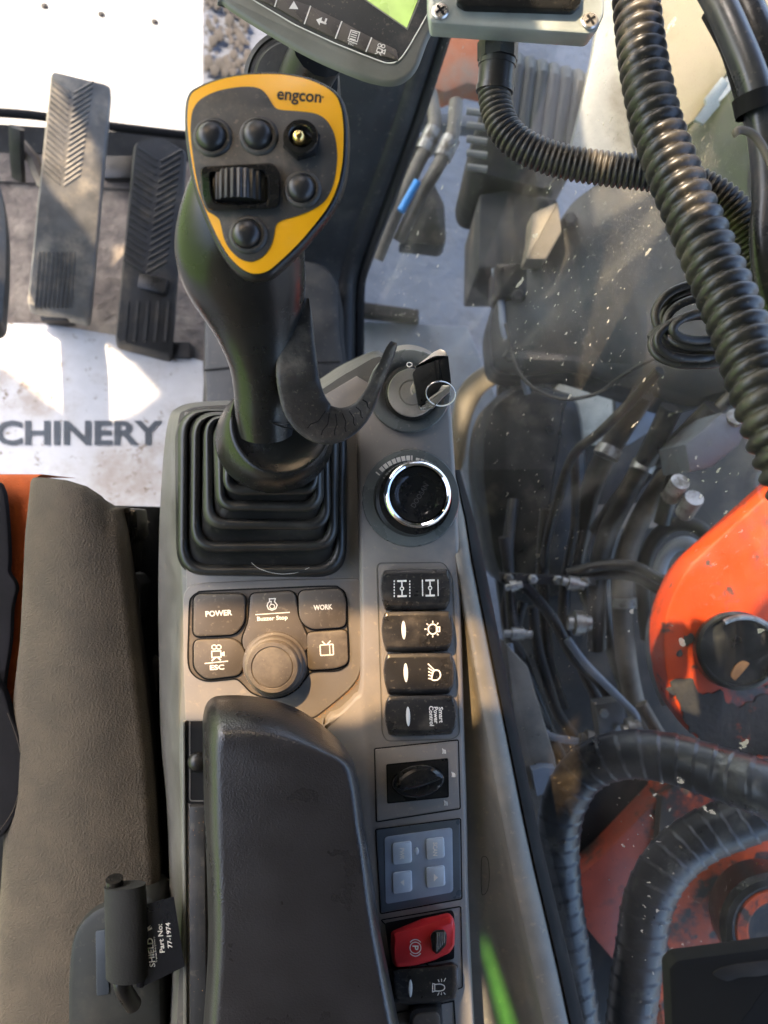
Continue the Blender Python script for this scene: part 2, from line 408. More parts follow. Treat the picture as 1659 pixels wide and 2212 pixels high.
def loop(pts):
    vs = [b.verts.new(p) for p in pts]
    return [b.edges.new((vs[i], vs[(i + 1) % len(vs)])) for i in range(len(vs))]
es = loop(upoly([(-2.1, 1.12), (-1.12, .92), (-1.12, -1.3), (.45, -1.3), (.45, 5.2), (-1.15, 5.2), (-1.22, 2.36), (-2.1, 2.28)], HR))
for h in holes: es += loop(upoly([up_to_blocker(p) for p in h], HR))
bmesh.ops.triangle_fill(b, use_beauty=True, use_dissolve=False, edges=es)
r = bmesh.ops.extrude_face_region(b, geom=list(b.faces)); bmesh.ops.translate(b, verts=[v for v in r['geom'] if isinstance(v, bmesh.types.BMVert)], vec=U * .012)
solo('sun_blocker', b, m_blocker, kind='structure', sharp=20)
b = NB(); slab(b, upoly([up_to_blocker(p) for p in green_pane], HR + .004), .003, U)  # unseen filter added to tint one sunbeam green
m_gp = bpy.data.materials.new('green_filter_tint'); m_gp.use_nodes = True; g_ = m_gp.node_tree; g_.nodes.clear()
gt, go = g_.nodes.new('ShaderNodeBsdfTransparent'), g_.nodes.new('ShaderNodeOutputMaterial'); gt.inputs[0].default_value = (.42, .85, .34, 1); g_.links.new(gt.outputs[0], go.inputs[0])
solo('green_beam_filter', b, m_gp, kind='structure')
m_ht = bpy.data.materials.new('beam_tint'); m_ht.use_nodes = True; g_ = m_ht.node_tree; g_.nodes.clear()  # unseen filter added to dim and warm the beam on the console
gt, go = g_.nodes.new('ShaderNodeBsdfTransparent'), g_.nodes.new('ShaderNodeOutputMaterial'); gt.inputs[0].default_value = (.80, .72, .60, 1); g_.links.new(gt.outputs[0], go.inputs[0])
b = NB(); slab(b, upoly([up_to_blocker(p) for p in holes[0]], HR + .004), .003, U); solo('console_beam_filter', b, m_ht, kind='structure')
# opaque wall behind the camera, added to cut sky light from the rear
b = NB(); o = [XW * x + YW * -.86 + U * h for x, h in ((-1.0, -.75), (.42, -.75), (.42, .775), (-1.0, .775))]; slab(b, o, .03, YW); solo('added_rear_wall', b, m_blocker, kind='structure')
# cab floor
b = NB(); slab(b, [PU(x, y, -.735) for x, y in ((-420, 280), (480, 350), (480, 900), (700, 1100), (700, 2400), (-420, 2400))], .02, U); solo('cab_floor', b, m_floor, kind='structure')
# white poster-like plate beyond the windscreen
t = thing('white_plate', 'sunlit white sheet metal plate with three bolts beyond the windscreen', 'plate', PU(200, 120, -1.10))
b = NB(); slab(b, [PU(x, y, -1.10) for x, y in ((-160, -80), (437, -80), (437, 330), (-160, 330))], .01, U); part('sheet', b, m_white, t)
for x, y in ((96, 14), (219, 32), (334, 48)):
    b = NB(); lathe(b, PU(x, y, -1.10), [(.010, 0), (.010, .004), (.006, .007), (0, .007)], 12, U); part('bolt', b, m_grime, t)
b = NB()
for i in range(160):
    p = PU(438 + random.random() * 100, -30 + random.random() * 190, -1.48); s_ = .008 + .035 * random.random() ** 2
    bmesh.ops.create_icosphere(b, subdivisions=1, radius=s_ * .5, matrix=Matrix.Translation(p) @ Matrix.Diagonal((1, 1.3, .5, 1)))
solo('rubble', b, M('rubble_stone', (.030, .027, .024), .9, var=.5, vs_=9), kind='stuff')
# windscreen sill bar and toe board
b = NB(); tube(b, [PU(x, y, -.66) for x, y in cr([(-80, 240), (60, 248), (200, 268), (330, 284), (470, 300)], 6)], .0085, 14)
solo('windscreen_seal', b, m_seal, 'black rubber bar along the bottom edge of the windscreen behind the pedals', 'seal')
t = thing('toe_board', 'dark grey metal step wall rising behind the pedals to the windscreen', 'panel', PU(200, 300, -.69))
b = NB(); slab(b, [PU(-90, 262, -.69), PU(480, 300, -.69), PU(480, 350, -.71), PU(-90, 322, -.71)], .03, U); part('ledge', b, m_trim, t)
b = NB(); slab(b, [PU(-90, 322, -.712), PU(480, 350, -.712), PU(480, 420, -.728), PU(-90, 385, -.728)], .004, U); part('kick_panel', b, m_floor, t)
b = NB(); cube(b, Matrix.Translation(PU(275, 365, -.70)), .09, .045, .02, .004); part('bracket', b, m_black, t)

# ---------------------------------------------------------------- pedals
def pedal(label, outline, h_top, h_bot, marks, group, m_pedal=m_pedal):
    ys = [q[1] for q in outline]; y0, y1 = min(ys), max(ys)
    def at(x, y, dz=0): return PU(x, y, h_top + (h_bot - h_top) * (y - y0) / (y1 - y0) + dz)
    t = thing('foot_pedal', label, 'pedal', at(sum(q[0] for q in outline) / len(outline), y1), group)
    b = NB(); o = [at(x, y) for x, y in rnd(outline, 14, 4)]
    loft(b, [[p - U * .022 for p in o], [p - U * .004 for p in o], off(o, -.003)], c0=True); part('plate', b, m_pedal, t)
    for kind_ in (0, 1):
      b = NB()
      for x0, ya, x1, yb, wd in marks:
        if (wd == .0022) == bool(kind_): continue
        a, c = at(x0, ya), at(x1, yb); d = (c - a).normalized(); n = U.cross(d).normalized()
        q = [a - n * wd, c - n * wd, c + n * wd, a + n * wd]
        loft(b, [[p - U * .003 for p in q], [p + U * .004 for p in off(q, -.0012)]])
      part('bar_tread' if kind_ else 'chevron_tread', b, m_pedal, t)
    b = NB(); a = at((outline[2][0] + outline[3][0]) / 2, y1 - 10, -.03); cube(b, Matrix.Translation(a), .05, .03, .04, .005); part('hinge', b, m_grime, t)
    return t
mk = []
for i in range(17):
    y = 200 + i * 12.5; cx = 157 - (y - 190) * .108
    mk += [(cx + 3, y + 4, cx + 46 - i * .4, y - 22, .0022), (cx - 3, y + 2, cx - 42 + i * .2, y - 30, .0022)]
for i in range(9): mk.append((86 + i * 9.6, 545, 76 + i * 9.3, 668, .0016))
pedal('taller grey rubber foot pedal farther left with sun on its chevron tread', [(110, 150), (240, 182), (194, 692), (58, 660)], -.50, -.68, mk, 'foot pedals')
mk = []
for i in range(17):
    y = 345 + i * 15; cx = 345 - (y - 340) * .13
    mk += [(cx + 3, y + 6, cx + 48, y - 20, .0022), (cx - 3, y + 4, cx - 46, y - 24, .0022)]
for i in range(5): mk.append((276 + i * 22, 652, 268 + i * 22, 740, .0035))
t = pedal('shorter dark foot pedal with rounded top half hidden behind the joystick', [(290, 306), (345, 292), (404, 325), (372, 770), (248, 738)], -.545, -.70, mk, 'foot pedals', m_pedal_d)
b = NB(); cube(b, Matrix.Translation(PU(318, 612, -.652)) @ Matrix.Rotation(rad(-12), 4, 'Z'), .075, .028, .018, .003); part('block', b, m_black, t)
t = thing('pedal_lever', 'small bent metal lever standing beside the taller pedal', 'lever', PU(50, 370, -.60))
b = NB(); tube(b, [PU(x, y, h) for x, y, h in ((36, 275, -.53), (36, 320, -.56), (40, 385, -.62))], .014, 8, flat=.6); part('arm', b, m_grime, t)
b = NB(); tube(b, [PU(x, y, h) for x, y, h in ((44, 312, -.57), (72, 345, -.58), (95, 400, -.60))], .011, 8); part('link', b, m_floor, t)
b = NB(); o = [PU(x, y, -.50) for x, y in cr([(-60, 330), (-8, 340), (14, 390), (26, 470), (27, 560), (22, 640), (12, 690), (-60, 700)], 5)]; o = [p - XW * .012 for p in o]
loft(b, [[p - U * .05 for p in o], [p - U * .015 for p in o], off(o, -.012)])
solo('column_cover', b, m_trim, 'dark brown plastic cover at the far left beside the pedals', 'cover')
# ---------------------------------------------------------------- paper mat
t = thing('floor_mat', 'white printed paper floor mat with brown dirt specks on the cab floor', 'floor mat', PU(220, 950, -.735))
b = NB(); slab(b, [PU(x, y, -.722) for x, y in ((-170, 694), (100, 699), (249, 724), (438, 780), (443, 900), (440, 1234), (-170, 1234))], .003, U); part('sheet', b, m_mat, t)
b = NB(); text(b, 'CHINERY', 171, 935, 360, 54, 0, 0, .030, fn=lambda x, y: PU(x, y, -.7205)); part('lettering', b, m_mat_ink, t)

import os
if os.environ.get('DBG'):
    for i, h in enumerate(holes): q = [up_to_blocker(p) for p in h]; print(i, 'x %.3f %.3f y %.3f %.3f' % (min(a for a, c in q), max(a for a, c in q), min(c for a, c in q), max(c for a, c in q)))
if 0:
    for nm, p in (('mat', PU(100, 900, -.72)), ('matleft', PU(0, 700, -.72)), ('ped', PU(150, 160, -.5)), ('ped2', PU(150, 660, -.68)), ('plate', PU(10, 20, -1.1)), ('plate2', PU(430, 20, -1.1)), ('plate3', PU(10, 230, -1.1)), ('toe', PU(200, 300, -.69)), ('toer', PU(400, 300, -.69)), ('beige', P(1450, 200, -.55)), ('cover', P(1300, 600, -.62)), ('orange', P(1500, 1200, -.33)),('hose',P(1400,1640,-.2)),('cam',P(829,1106,.6)),('yard',P(850,750,-1.3))): print(nm, [round(q, 2) for q in up_to_blocker(p)], 'h %.2f' % U.dot(p))
# ================================================================ control console
Z7 = lambda x, y: (384 + x * .2645, 1206.9 + y * .2645)
Z8 = lambda x, y: (740.6 + x * .2728, 1179.5 + y * .2728)
Z9 = lambda x, y: (740.6 + x * .21874, 1728.1 + y * .21874)
Z6 = lambda x, y: (713.2 + x * .24805, 685.8 + y * .24805)
Zs = lambda f, pts: [f(*q) for q in pts]
con = thing('control_console', 'grey right hand control console with joystick boot, keypad and column of switches', 'control console', P(700, 1500, -.2))
ZL = -.012
# left body
top = [(386, 905), (402, 886), (440, 877), (560, 872), (650, 868), (700, 838), (760, 800), (830, 775), (832, 900), (820, 1400), (800, 2900), (398, 2900), (395, 1900), (390, 1600), (396, 1450), (397, 1300), (388, 1150), (380, 1000)]
low = [(364, 908), (384, 880), (436, 868), (560, 864), (640, 856), (690, 820), (756, 780), (830, 765), (832, 900), (820, 1400), (800, 2900), (372, 2900), (366, 1900), (348, 1600), (344, 1450), (342, 1300), (344, 1150), (352, 1000)]
b = NB(); A, B = resamp(cr(top, 4, True), 120), None
tc, lc = cr(top, 5, True), cr(low, 5, True)
loft(b, [[P(x, y, -.45) for x, y in lc], [P(x, y, -.062) for x, y in lc],
         [P(x * .35 + q * .65, y * .35 + r_ * .65, -.05) for (x, y), (q, r_) in zip(tc, lc)],
         [P(x * .75 + q * .25, y * .75 + r_ * .25, -.024) for (x, y), (q, r_) in zip(tc, lc)],
         [P(x * .9 + q * .1, y * .9 + r_ * .1, ZL - .004) for (x, y), (q, r_) in zip(tc, lc)], [P(x, y, ZL) for x, y in tc]])
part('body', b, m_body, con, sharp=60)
# flat top face in the lighter grained plastic
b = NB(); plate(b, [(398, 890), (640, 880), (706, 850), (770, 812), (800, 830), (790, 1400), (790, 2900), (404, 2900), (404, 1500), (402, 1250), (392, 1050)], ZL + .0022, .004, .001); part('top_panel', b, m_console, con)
# raised switch strip
st = [(772, 960), (775, 905), (790, 850), (812, 800), (838, 772), (870, 760), (905, 762), (938, 778), (960, 815), (972, 870), (979, 960), (986, 1080), (993, 1230), (1003, 1600), (1010, 1900), (1016, 2900), (690, 2900), (694, 1700), (703, 1566), (735, 1538), (765, 1508), (779, 1478), (779, 1300), (776, 1100)]
sc_ = cr(st, 5, True)
b = NB(); r0 = [P(x, y, 0) for x, y in sc_]
wl = [V((p.x + (-.008 if p.x < -.004 and p.y > -.18 else .0), p.y + (.012 if p.y > .10 else 0), -.03)) for p in r0]
loft(b, [zs(wl, -.25), wl, zs(off(r0, .0012), -.010), zs(r0, -.003), zs(off(r0, -.001), -.001), off(r0, -.003)])
part('switch_panel', b, m_console, con, sharp=50)
# groove line between left panel and strip base
# ---- frame of the keypad
def groove(pts, z, wd=2.2, closed=True, name='groove', m=None):
    b = NB(); stroke(b, pts, wd, z, closed); return part(name, b, m or m_seal, con)
kz = ZL + .0022
fr = Zs(Z7, [(40, 340), (52, 275), (90, 225), (160, 200), (700, 175), (1475, 160), (1495, 190), (1502, 500), (1500, 880), (1470, 980), (1400, 1070), (1290, 1165), (1130, 1290), (1000, 1330), (60, 1330), (45, 900)])
b = NB(); plate(b, rnd(fr, 8, 4), kz + .0016, .003, .0012); part('keypad_frame', b, m_console, con)
rc = Zs(Z7, cr([(95, 380), (110, 320), (160, 280), (240, 264), (800, 240), (1240, 224), (1320, 240), (1375, 310), (1388, 560), (1396, 820), (1355, 890), (1280, 917), (1100, 926), (1040, 985), (980, 1060), (880, 1122), (780, 1140), (700, 1132), (600, 1092), (520, 1014), (470, 982), (380, 990), (230, 998), (130, 950), (85, 850), (88, 600)], 4, True))
b = NB(); sheet(b, rc, kz + .0018); part('keypad_bed', b, m_key, con)
b = NB(); stroke(b, rc, 3.2, kz + .0022, True); part('keypad_rim', b, m_seal, con)
def key(name, pts, r=22, z=.0052, lab=None):
    b = NB(); stroke(b, Zs(Z7, rnd(pts, r, 5)), 5, kz + .0024, True); part('key_gap', b, m_seal, con)
    b = NB(); plate(b, Zs(Z7, rnd(pts, r, 5)), kz + z, .0045, .0016); return part(name, b, m_key, con, lab)
kp = key('key', [(128, 292), (548, 284), (548, 520), (470, 622), (124, 640)], 60, lab='POWER key')
b = NB(); text(b, 'POWER', *Z7(335, 445), 57.5, 12.5, kz + .00545, -3.5, .03); part('lettering', b, m_print, kp)
kp = key('key', [(128, 665), (440, 652), (512, 690), (560, 780), (512, 955), (225, 990), (128, 900)], 55, .0046, 'ESC camera key')
b = NB(); z = kz + .00485
text(b, 'ESC', *Z7(321, 887), 31, 11, z, -2.5, .03); stroke(b, Zs(Z7, [(220, 856), (411, 836)]), 2.2, z)
for cx in (297, 335): stroke(b, Zs(Z7, ell(cx, 722, 19, 17, 20)), 2.2, z, True)
stroke(b, Zs(Z7, [(277, 756), (350, 752), (353, 803), (279, 807)]), 2.4, z, True)
sheet(b, Zs(Z7, [(353, 772), (381, 756), (383, 797), (355, 788)]), z)
stroke(b, Zs(Z7, [(306, 808), (276, 836)]), 3, z); stroke(b, Zs(Z7, [(328, 807), (352, 830)]), 3, z); part('pictogram', b, m_print, kp)
kp = key('key', [(592, 285), (925, 264), (965, 300), (985, 470), (1060, 630), (1060, 760), (540, 760), (520, 660), (575, 520)], 45, .0044, 'Buzzer Stop key')
b = NB(); z = kz + .00465
text(b, 'Buzzer Stop', *Z7(773, 490), 66, 12, z, -3.2, .022); stroke(b, Zs(Z7, [(634, 457), (915, 438)]), 2.0, z)
stroke(b, Zs(Z7, [(748, 328), (797, 325), (790, 350), (812, 378), (800, 408), (770, 420), (740, 410), (730, 385), (736, 362), (750, 350)]), 2.3, z, True)
stroke(b, Zs(Z7, ell(771, 390, 20, 18, 20)), 1.8, z, True); stroke(b, Zs(Z7, [(752, 348), (764, 348), (760, 374)]), 1.8, z); part('pictogram', b, m_print, kp)
kp = key('key', [(984, 262), (1330, 240), (1375, 330), (1375, 560), (1080, 582), (990, 500)], 60, lab='WORK key')
b = NB(); text(b, 'WORK', *Z7(1186, 396), 41, 11.5, kz + .00545, -3.5, .03); part('lettering', b, m_print, kp)
kp = key('key', [(1050, 604), (1384, 580), (1394, 860), (1290, 900), (1060, 915)], 50, .0046, 'television symbol key')
b = NB(); z = kz + .00485
stroke(b, Zs(Z7, rnd([(1162, 706), (1268, 698), (1272, 784), (1166, 790)], 8, 3)), 2.6, z, True); stroke(b, Zs(Z7, [(1240, 702), (1243, 786)]), 2, z)
stroke(b, Zs(Z7, [(1205, 700), (1178, 674)]), 2.6, z); stroke(b, Zs(Z7, [(1220, 699), (1248, 670)]), 2.6, z); part('pictogram', b, m_print, kp)
# round knob
c = P(*Z7(800, 850), kz); k = .2645 * D / S * 1.0
b = NB(); lathe(b, c, [(r * k, h) for r, h in ((268, .0), (268, .004), (262, .0055), (248, .0058), (240, .0066), (236, .011), (226, .0125), (215, .013), (211, .018), (203, .0192), (172, .0195), (168, .0186), (164, .0186), (160, .0192), (140, .0197), (0, .0199))], 56)
part('jog_knob', b, m_key, con, 'round push and turn knob')
# ---- rocker switches
b = NB(); stroke(b, Zs(Z8, rnd([(268, 135), (800, 130), (870, 250), (925, 1490), (870, 1530), (345, 1545), (310, 1480)], 45, 5)), 2.0, .0004, True); part('rocker_frame_line', b, m_body, con)
def rocker(x0, y0, x1, y1, lab, m=m_rocker, z=.0105, par=None, sk=10):
    "box in Z8 zoom pixels"
    W, H = x1 - x0, y1 - y0
    def outl(i, a, c):    # i inset sides, a top inset, c bottom inset
        L = [(x0 + 30 + i, y0 + a), (x0 + W * .5, y0 + a - 6), (x1 - 22 - i, y0 + a - 5), (x1 - 4 - i, y0 + H * .28), (x1 + 2 - i, y0 + H * .52), (x1 - 6 - i, y0 + H * .78), (x1 - 34 - i, y1 - c - 10), (x0 + W * .5, y1 - c + 4), (x0 + 34 + i, y1 - c - 2), (x0 + 10 + i, y0 + H * .72), (x0 + i - 2, y0 + H * .42), (x0 + 8 + i, y0 + H * .16)]
        return Zs(Z8, rnd(L, 16, 4))
    f = lambda pts, zz: [P(x, y, zz) for x, y in pts]
    b = NB(); loft(b, [f(outl(4, 2, 0), -.001), f(outl(0, 0, 0), .0035), f(outl(1, 2, 16), z - .0035), f(outl(3, 5, 28), z - .0016), f(outl(8, 30, 44), z), f(outl(14, 38, 50), z + .0002)])
    return part('rocker_switch', b, m, con, lab)
def oval(par, cx, cy, rx, ry, z, rot=0, f=Z8):
    b = NB(); plate(b, Zs(f, ell(cx, cy, rx, ry, 28, rot)), z + .0004, .0006, .0003); part('indicator', b, m_lens, par)
zr = .0110
rk = rocker(298, 190, 855, 512, 'rocker with two axle symbols')
b = NB()
for cx, dash in ((468, 1), (691, 0)):
    o = -5 * (cx == 691)
    stroke(b, Zs(Z8, [(cx - 38, 278 + o), (cx + 37, 276 + o)]), 4, zr); stroke(b, Zs(Z8, [(cx - 36, 398 + o), (cx + 38, 396 + o)]), 4, zr)
    stroke(b, Zs(Z8, [(cx - 1, 280 + o), (cx, 322 + o)]), 3, zr); stroke(b, Zs(Z8, [(cx, 352 + o), (cx + 1, 396 + o)]), 3, zr); stroke(b, Zs(Z8, ell(cx, 337 + o, 13, 13, 20)), 2.2, zr, True)
    for dx in (-61, 62):
        if dash:
            for q in range(6): stroke(b, Zs(Z8, [(cx + dx, 272 + q * 23.5), (cx + dx, 286 + q * 23.5)]), 2.4, zr)
        else: stroke(b, Zs(Z8, [(cx + dx, 266), (cx + dx + 2, 396)]), 2.4, zr)
part('pictogram', b, m_print, rk)
rk = rocker(306, 520, 868, 840, 'rocker with lamp symbol'); oval(rk, 482, 666, 18, 74, .0105, -2)
b = NB(); stroke(b, Zs(Z8, ell(712, 658, 36, 39, 28)), 3, zr, True); stroke(b, Zs(Z8, [(742, 643), (766, 642), (766, 676), (742, 678)]), 3, zr, True)
for a in (-90, -48, -138, 180, 90, 47, 133): stroke(b, [Z8(712 + math.cos(rad(a)) * q, 658 + math.sin(rad(a)) * q) for q in (49, 66)], 2.6, zr)
part('pictogram', b, m_print, rk)
rk = rocker(322, 852, 880, 1178, 'rocker with headlamp beam symbol'); oval(rk, 499, 1004, 18, 76, .0105, -2)
b = NB(); stroke(b, Zs(Z8, cr([(704, 1055), (715, 1000), (735, 982), (762, 990), (773, 1018), (765, 1045), (740, 1062)], 4, True)), 3, zr, True)
for i, (xa, ya, xb, yb) in enumerate(((674, 932, 726, 984), (676, 966, 716, 994), (676, 994, 712, 1010), (676, 1020, 706, 1030), (676, 1048, 702, 1052))): stroke(b, Zs(Z8, [(xa, ya), (xb, yb)]), 2.6, zr)
part('pictogram', b, m_print, rk)
rk = rocker(330, 1188, 897, 1500, 'rocker lettered Smart Power Control'); oval(rk, 517, 1350, 17, 78, .0105, -2)
b = NB()
for s_, cx, cy, wd in (('Smart', 778, 1337, 34), ('Power', 738, 1340, 36), ('Control', 702, 1346, 43)): text(b, s_, *Z8(cx, cy), wd, 9.5, zr, 87.5, .02)
part('lettering', b, m_print, rk)
# ---- rotary switch panel
sq = Zs(Z8, rnd([(250, 1605), (915, 1535), (930, 2080), (265, 2185)], 14, 3))
b = NB(); stroke(b, sq, 2.6, .0004, True); part('panel_gap', b, m_seal, con)
rp = part('rotary_panel', (lambda b: (plate(b, [(x, y) for x, y in Zs(Z8, rnd([(257, 1612), (909, 1543), (923, 2074), (272, 2177)], 12, 3))], .0012, .002, .0006), b)[1])(NB()), m_console, con)
rcs = Zs(Z8, rnd([(347, 1732), (830, 1683), (836, 1986), (355, 2036)], 10, 3))
b = NB(); sheet(b, rcs, .0015); part('recess', b, m_black, rp)
b = NB(); stroke(b, rcs, 2.4, .0018, True); part('recess_rim', b, m_seal, rp)
b = NB(); cx, cy = 595, 1862
def oring(rx, ry, z, dx=0, dy=0, rot=-8): return [P(x, y, z) for x, y in Zs(Z8, ell(cx + dx, cy + dy, rx, ry, 44, rot))]
loft(b, [oring(214, 132, .0015), oring(208, 128, .010), oring(196, 118, .0125), oring(160, 92, .0135), oring(120, 62, .0138)])
part('rotary_knob', b, m_gloss, con, 'oval glossy turning knob')
b = NB(); f = lambda L, zz: [P(x, y, zz) for x, y in Zs(Z8, cr(L, 4, True))]
L0 = [(430, 1905), (450, 1840), (540, 1775), (650, 1745), (740, 1775), (790, 1830), (740, 1860), (640, 1900), (540, 1925), (470, 1935)]
L1 = [(462, 1892), (480, 1845), (555, 1795), (650, 1768), (715, 1790), (742, 1818), (700, 1840), (620, 1870), (540, 1895), (490, 1908)]
loft(b, [f(L0, .0135), f(L0, .018), f(L1, .021)]); part('grip_ridge', b, m_gloss, con)
b = NB()
for x, y in ((803, 1625), (877, 1810), (817, 2035)):
    for q in range(3): stroke(b, Zs(Z8, [(x - 14 + q * 10, y - 22 + q * 5), (x - 8 + q * 9, y), (x - 12 + q * 11, y + 20)]), 1.8, .0015)
part('worn_print', b, m_print, rp)
# ---- radio remote panel
b = NB(); stroke(b, Zs(Z9, rnd([(322, 292), (1163, 182), (1176, 977), (372, 1124)], 20, 4)), 2.6, .0004, True); part('panel_gap', b, m_seal, con)
m_radio = M('radio_fascia', (.080, .098, .115), .35, bump=('n', 1800, .00003)); m_rlight = M('radio_membrane', (.27, .32, .38), .4); m_rkey = M('radio_key', (.48, .55, .60), .4)
b = NB(); plate(b, Zs(Z9, rnd([(330, 300), (1155, 192), (1168, 970), (380, 1115)], 20, 4)), .0012, .002, .0006); ra = part('radio_panel', b, m_radio, con)
b = NB(); plate(b, Zs(Z9, rnd([(410, 368), (1080, 272), (1090, 912), (422, 1032)], 40, 5)), .0018, .001, .0004); part('membrane', b, m_rlight, ra)
zk = .0032
for nm, q in (('PWR', [(487, 432), (676, 408), (684, 622), (496, 646)]), ('SCAN', [(818, 388), (998, 368), (1008, 572), (830, 596)]), ('a', [(489, 724), (680, 698), (686, 906), (498, 934)]), ('b', [(820, 672), (1004, 648), (1013, 850), (830, 876)])):
    b = NB(); plate(b, Zs(Z9, rnd(q, 30, 5)), zk, .0018, .0008); kk = part('radio_key', b, m_rkey, con)
    b = NB(); cx, cy = sum(p[0] for p in q) / 4, sum(p[1] for p in q) / 4
    if len(nm) > 1: text(b, nm, *Z9(cx - 2, cy + 4), 25 if nm == 'PWR' else 29, 10, zk + .0002, 90, .03)
    elif nm == 'a': sheet(b, Zs(Z9, [(567, 812), (606, 786), (606, 850)]), zk + .0002)
    else: sheet(b, Zs(Z9, [(940, 766), (898, 728), (898, 806)]), zk + .0002)
    part('lettering', b, m_print, kk)
b = NB(); plate(b, Zs(Z9, ell(730, 508, 22, 36, 24)), .0024, .0008, .0004); part('led_window', b, m_rkey, ra)
# ---- lower switches
b = NB(); stroke(b, Zs(Z9, rnd([(375, 1185), (1165, 1052), (1182, 1850), (1100, 1880)], 20, 4)), 2.6, .0004, True)
stroke(b, Zs(Z9, [(480, 2112), (1095, 1985), (1110, 2240)]), 3.4, .0006); part('panel_gap', b, m_seal, con)
b = NB(); sheet(b, Zs(Z9, rnd([(415, 1215), (1080, 1085), (1100, 1130), (1100, 1570), (480, 1680)], 24, 4)), .0009); part('switch_well', b, m_seal, con)
f9 = lambda L, z: [P(x, y, z) for x, y in Zs(Z9, rnd(L, 26, 4))]
red = NB()
o0 = [(478, 1300), (620, 1238), (780, 1172), (1045, 1112), (1095, 1165), (1108, 1260), (1102, 1440), (1055, 1510), (900, 1585), (700, 1640), (525, 1656), (485, 1600), (468, 1470)]
o1 = [(500, 1318), (640, 1290), (800, 1240), (1060, 1150), (1092, 1178), (1104, 1268), (1096, 1440), (1050, 1504), (900, 1578), (700, 1634), (530, 1650), (502, 1600), (492, 1470)]
o2 = [(520, 1372), (650, 1345), (810, 1300), (1050, 1212), (1076, 1224), (1088, 1300), (1082, 1436), (1040, 1486), (890, 1556), (700, 1608), (550, 1622), (522, 1590), (512, 1480)]
loft(red, [f9(o0, .001), f9(o0, .007), f9(o1, .0145), f9(o2, .0165)]); rd = part('parking_brake_switch', red, m_red, con, 'red rocker with parking brake symbol')
b = NB(); loft(b, [f9([(862, 1330), (905, 1284), (1005, 1278), (1028, 1330), (1022, 1435), (930, 1530), (880, 1490)], .016), f9([(868, 1330), (908, 1290), (1004, 1283), (1024, 1330), (1018, 1430), (930, 1520), (886, 1480)], .0215), f9([(912, 1350), (930, 1310), (1000, 1296), (1014, 1340), (1010, 1420), (930, 1500), (912, 1470)], .023)])
sl_ = part('slide_lock', b, m_black, rd)
b = NB()
for q in range(5):
    x = 925 + q * 18; p0, p1 = P(*Z9(x + 6, 1312 - q * 3), .0232), P(*Z9(x, 1490 - q * 20), .0232); tube(b, [p0, p1], .0009, 6)
part('slide_ribs', b, m_key, rd)
b = NB(); z = .0168; cx, cy = 717, 1460
stroke(b, Zs(Z9, ell(cx, cy, 54, 56, 32)), 1.7, z, True)
for a0 in (28, 208): stroke(b, [Z9(cx + 72 * math.cos(rad(a0 + 90 + q * 12.4 - 62)), cy + 84 * math.sin(rad(a0 + 90 + q * 12.4 - 62))) for q in range(8)] if 0 else [Z9(cx + 68 * math.cos(rad(a0 - 28 + 40 + q * 10)), cy + 82 * math.sin(rad(a0 - 28 + 40 + q * 10))) for q in range(11)], 1.7, z)
text(b, 'P', *Z9(cx, cy), 10, 13, z, 90, .015); part('pictogram', b, m_print, rd)
bc = NB()
o0 = [(455, 1650), (520, 1660), (900, 1632), (1085, 1598), (1140, 1632), (1150, 1800), (1112, 1962), (900, 2012), (650, 2028), (502, 2002), (474, 1900), (458, 1760)]
o1 = [(490, 1690), (560, 1672), (900, 1650), (1105, 1625), (1138, 1655), (1144, 1800), (1105, 1945), (900, 1994), (650, 2010), (515, 1985), (492, 1890), (482, 1770)]
o2 = [(520, 1725), (580, 1712), (900, 1690), (1085, 1672), (1110, 1690), (1115, 1800), (1078, 1905), (900, 1950), (650, 1968), (540, 1950), (520, 1880), (512, 1780)]
loft(bc, [f9(o0, 0), f9(o0, .007), f9(o1, .0125), f9(o2, .0142)]); be = part('rocker_switch', bc, m_rocker, con, 'rocker with beacon symbol')
oval(be, 668, 1863, 19, 88, .0142, 0, Z9)
b = NB(); z = .0146
stroke(b, Zs(Z9, [(888, 1808), (886, 1900)]), 2.2, z); stroke(b, Zs(Z9, [(886, 1812), (908, 1818), (908, 1888), (886, 1896)]), 2, z)
stroke(b, Zs(Z9, cr([(908, 1822), (960, 1818), (995, 1830), (1006, 1852), (995, 1875), (960, 1886), (908, 1886)], 4)), 2.2, z)
for xa, ya, xb, yb in ((940, 1772, 952, 1798), (974, 1766, 976, 1796), (1016, 1758, 998, 1792), (936, 1930, 950, 1902), (972, 1926, 974, 1902), (1012, 1922, 996, 1900)): stroke(b, Zs(Z9, [(xa, ya), (xb, yb)]), 1.8, z)
part('pictogram', b, m_print, be)
b = NB(); plate(b, Zs(Z9, rnd([(650, 2120), (700, 2062), (930, 2040), (985, 2080), (995, 2330), (650, 2330)], 40, 5)), .011, .011, .003); sw = part('rocker_switch', b, m_rocker, con, 'small blank switch at the bottom')
b = NB(); plate(b, Zs(Z9, rnd([(690, 2160), (730, 2120), (925, 2100), (960, 2140), (970, 2330), (690, 2330)], 30, 5)), .0125, .003, .001); part('cap', b, m_key, sw)
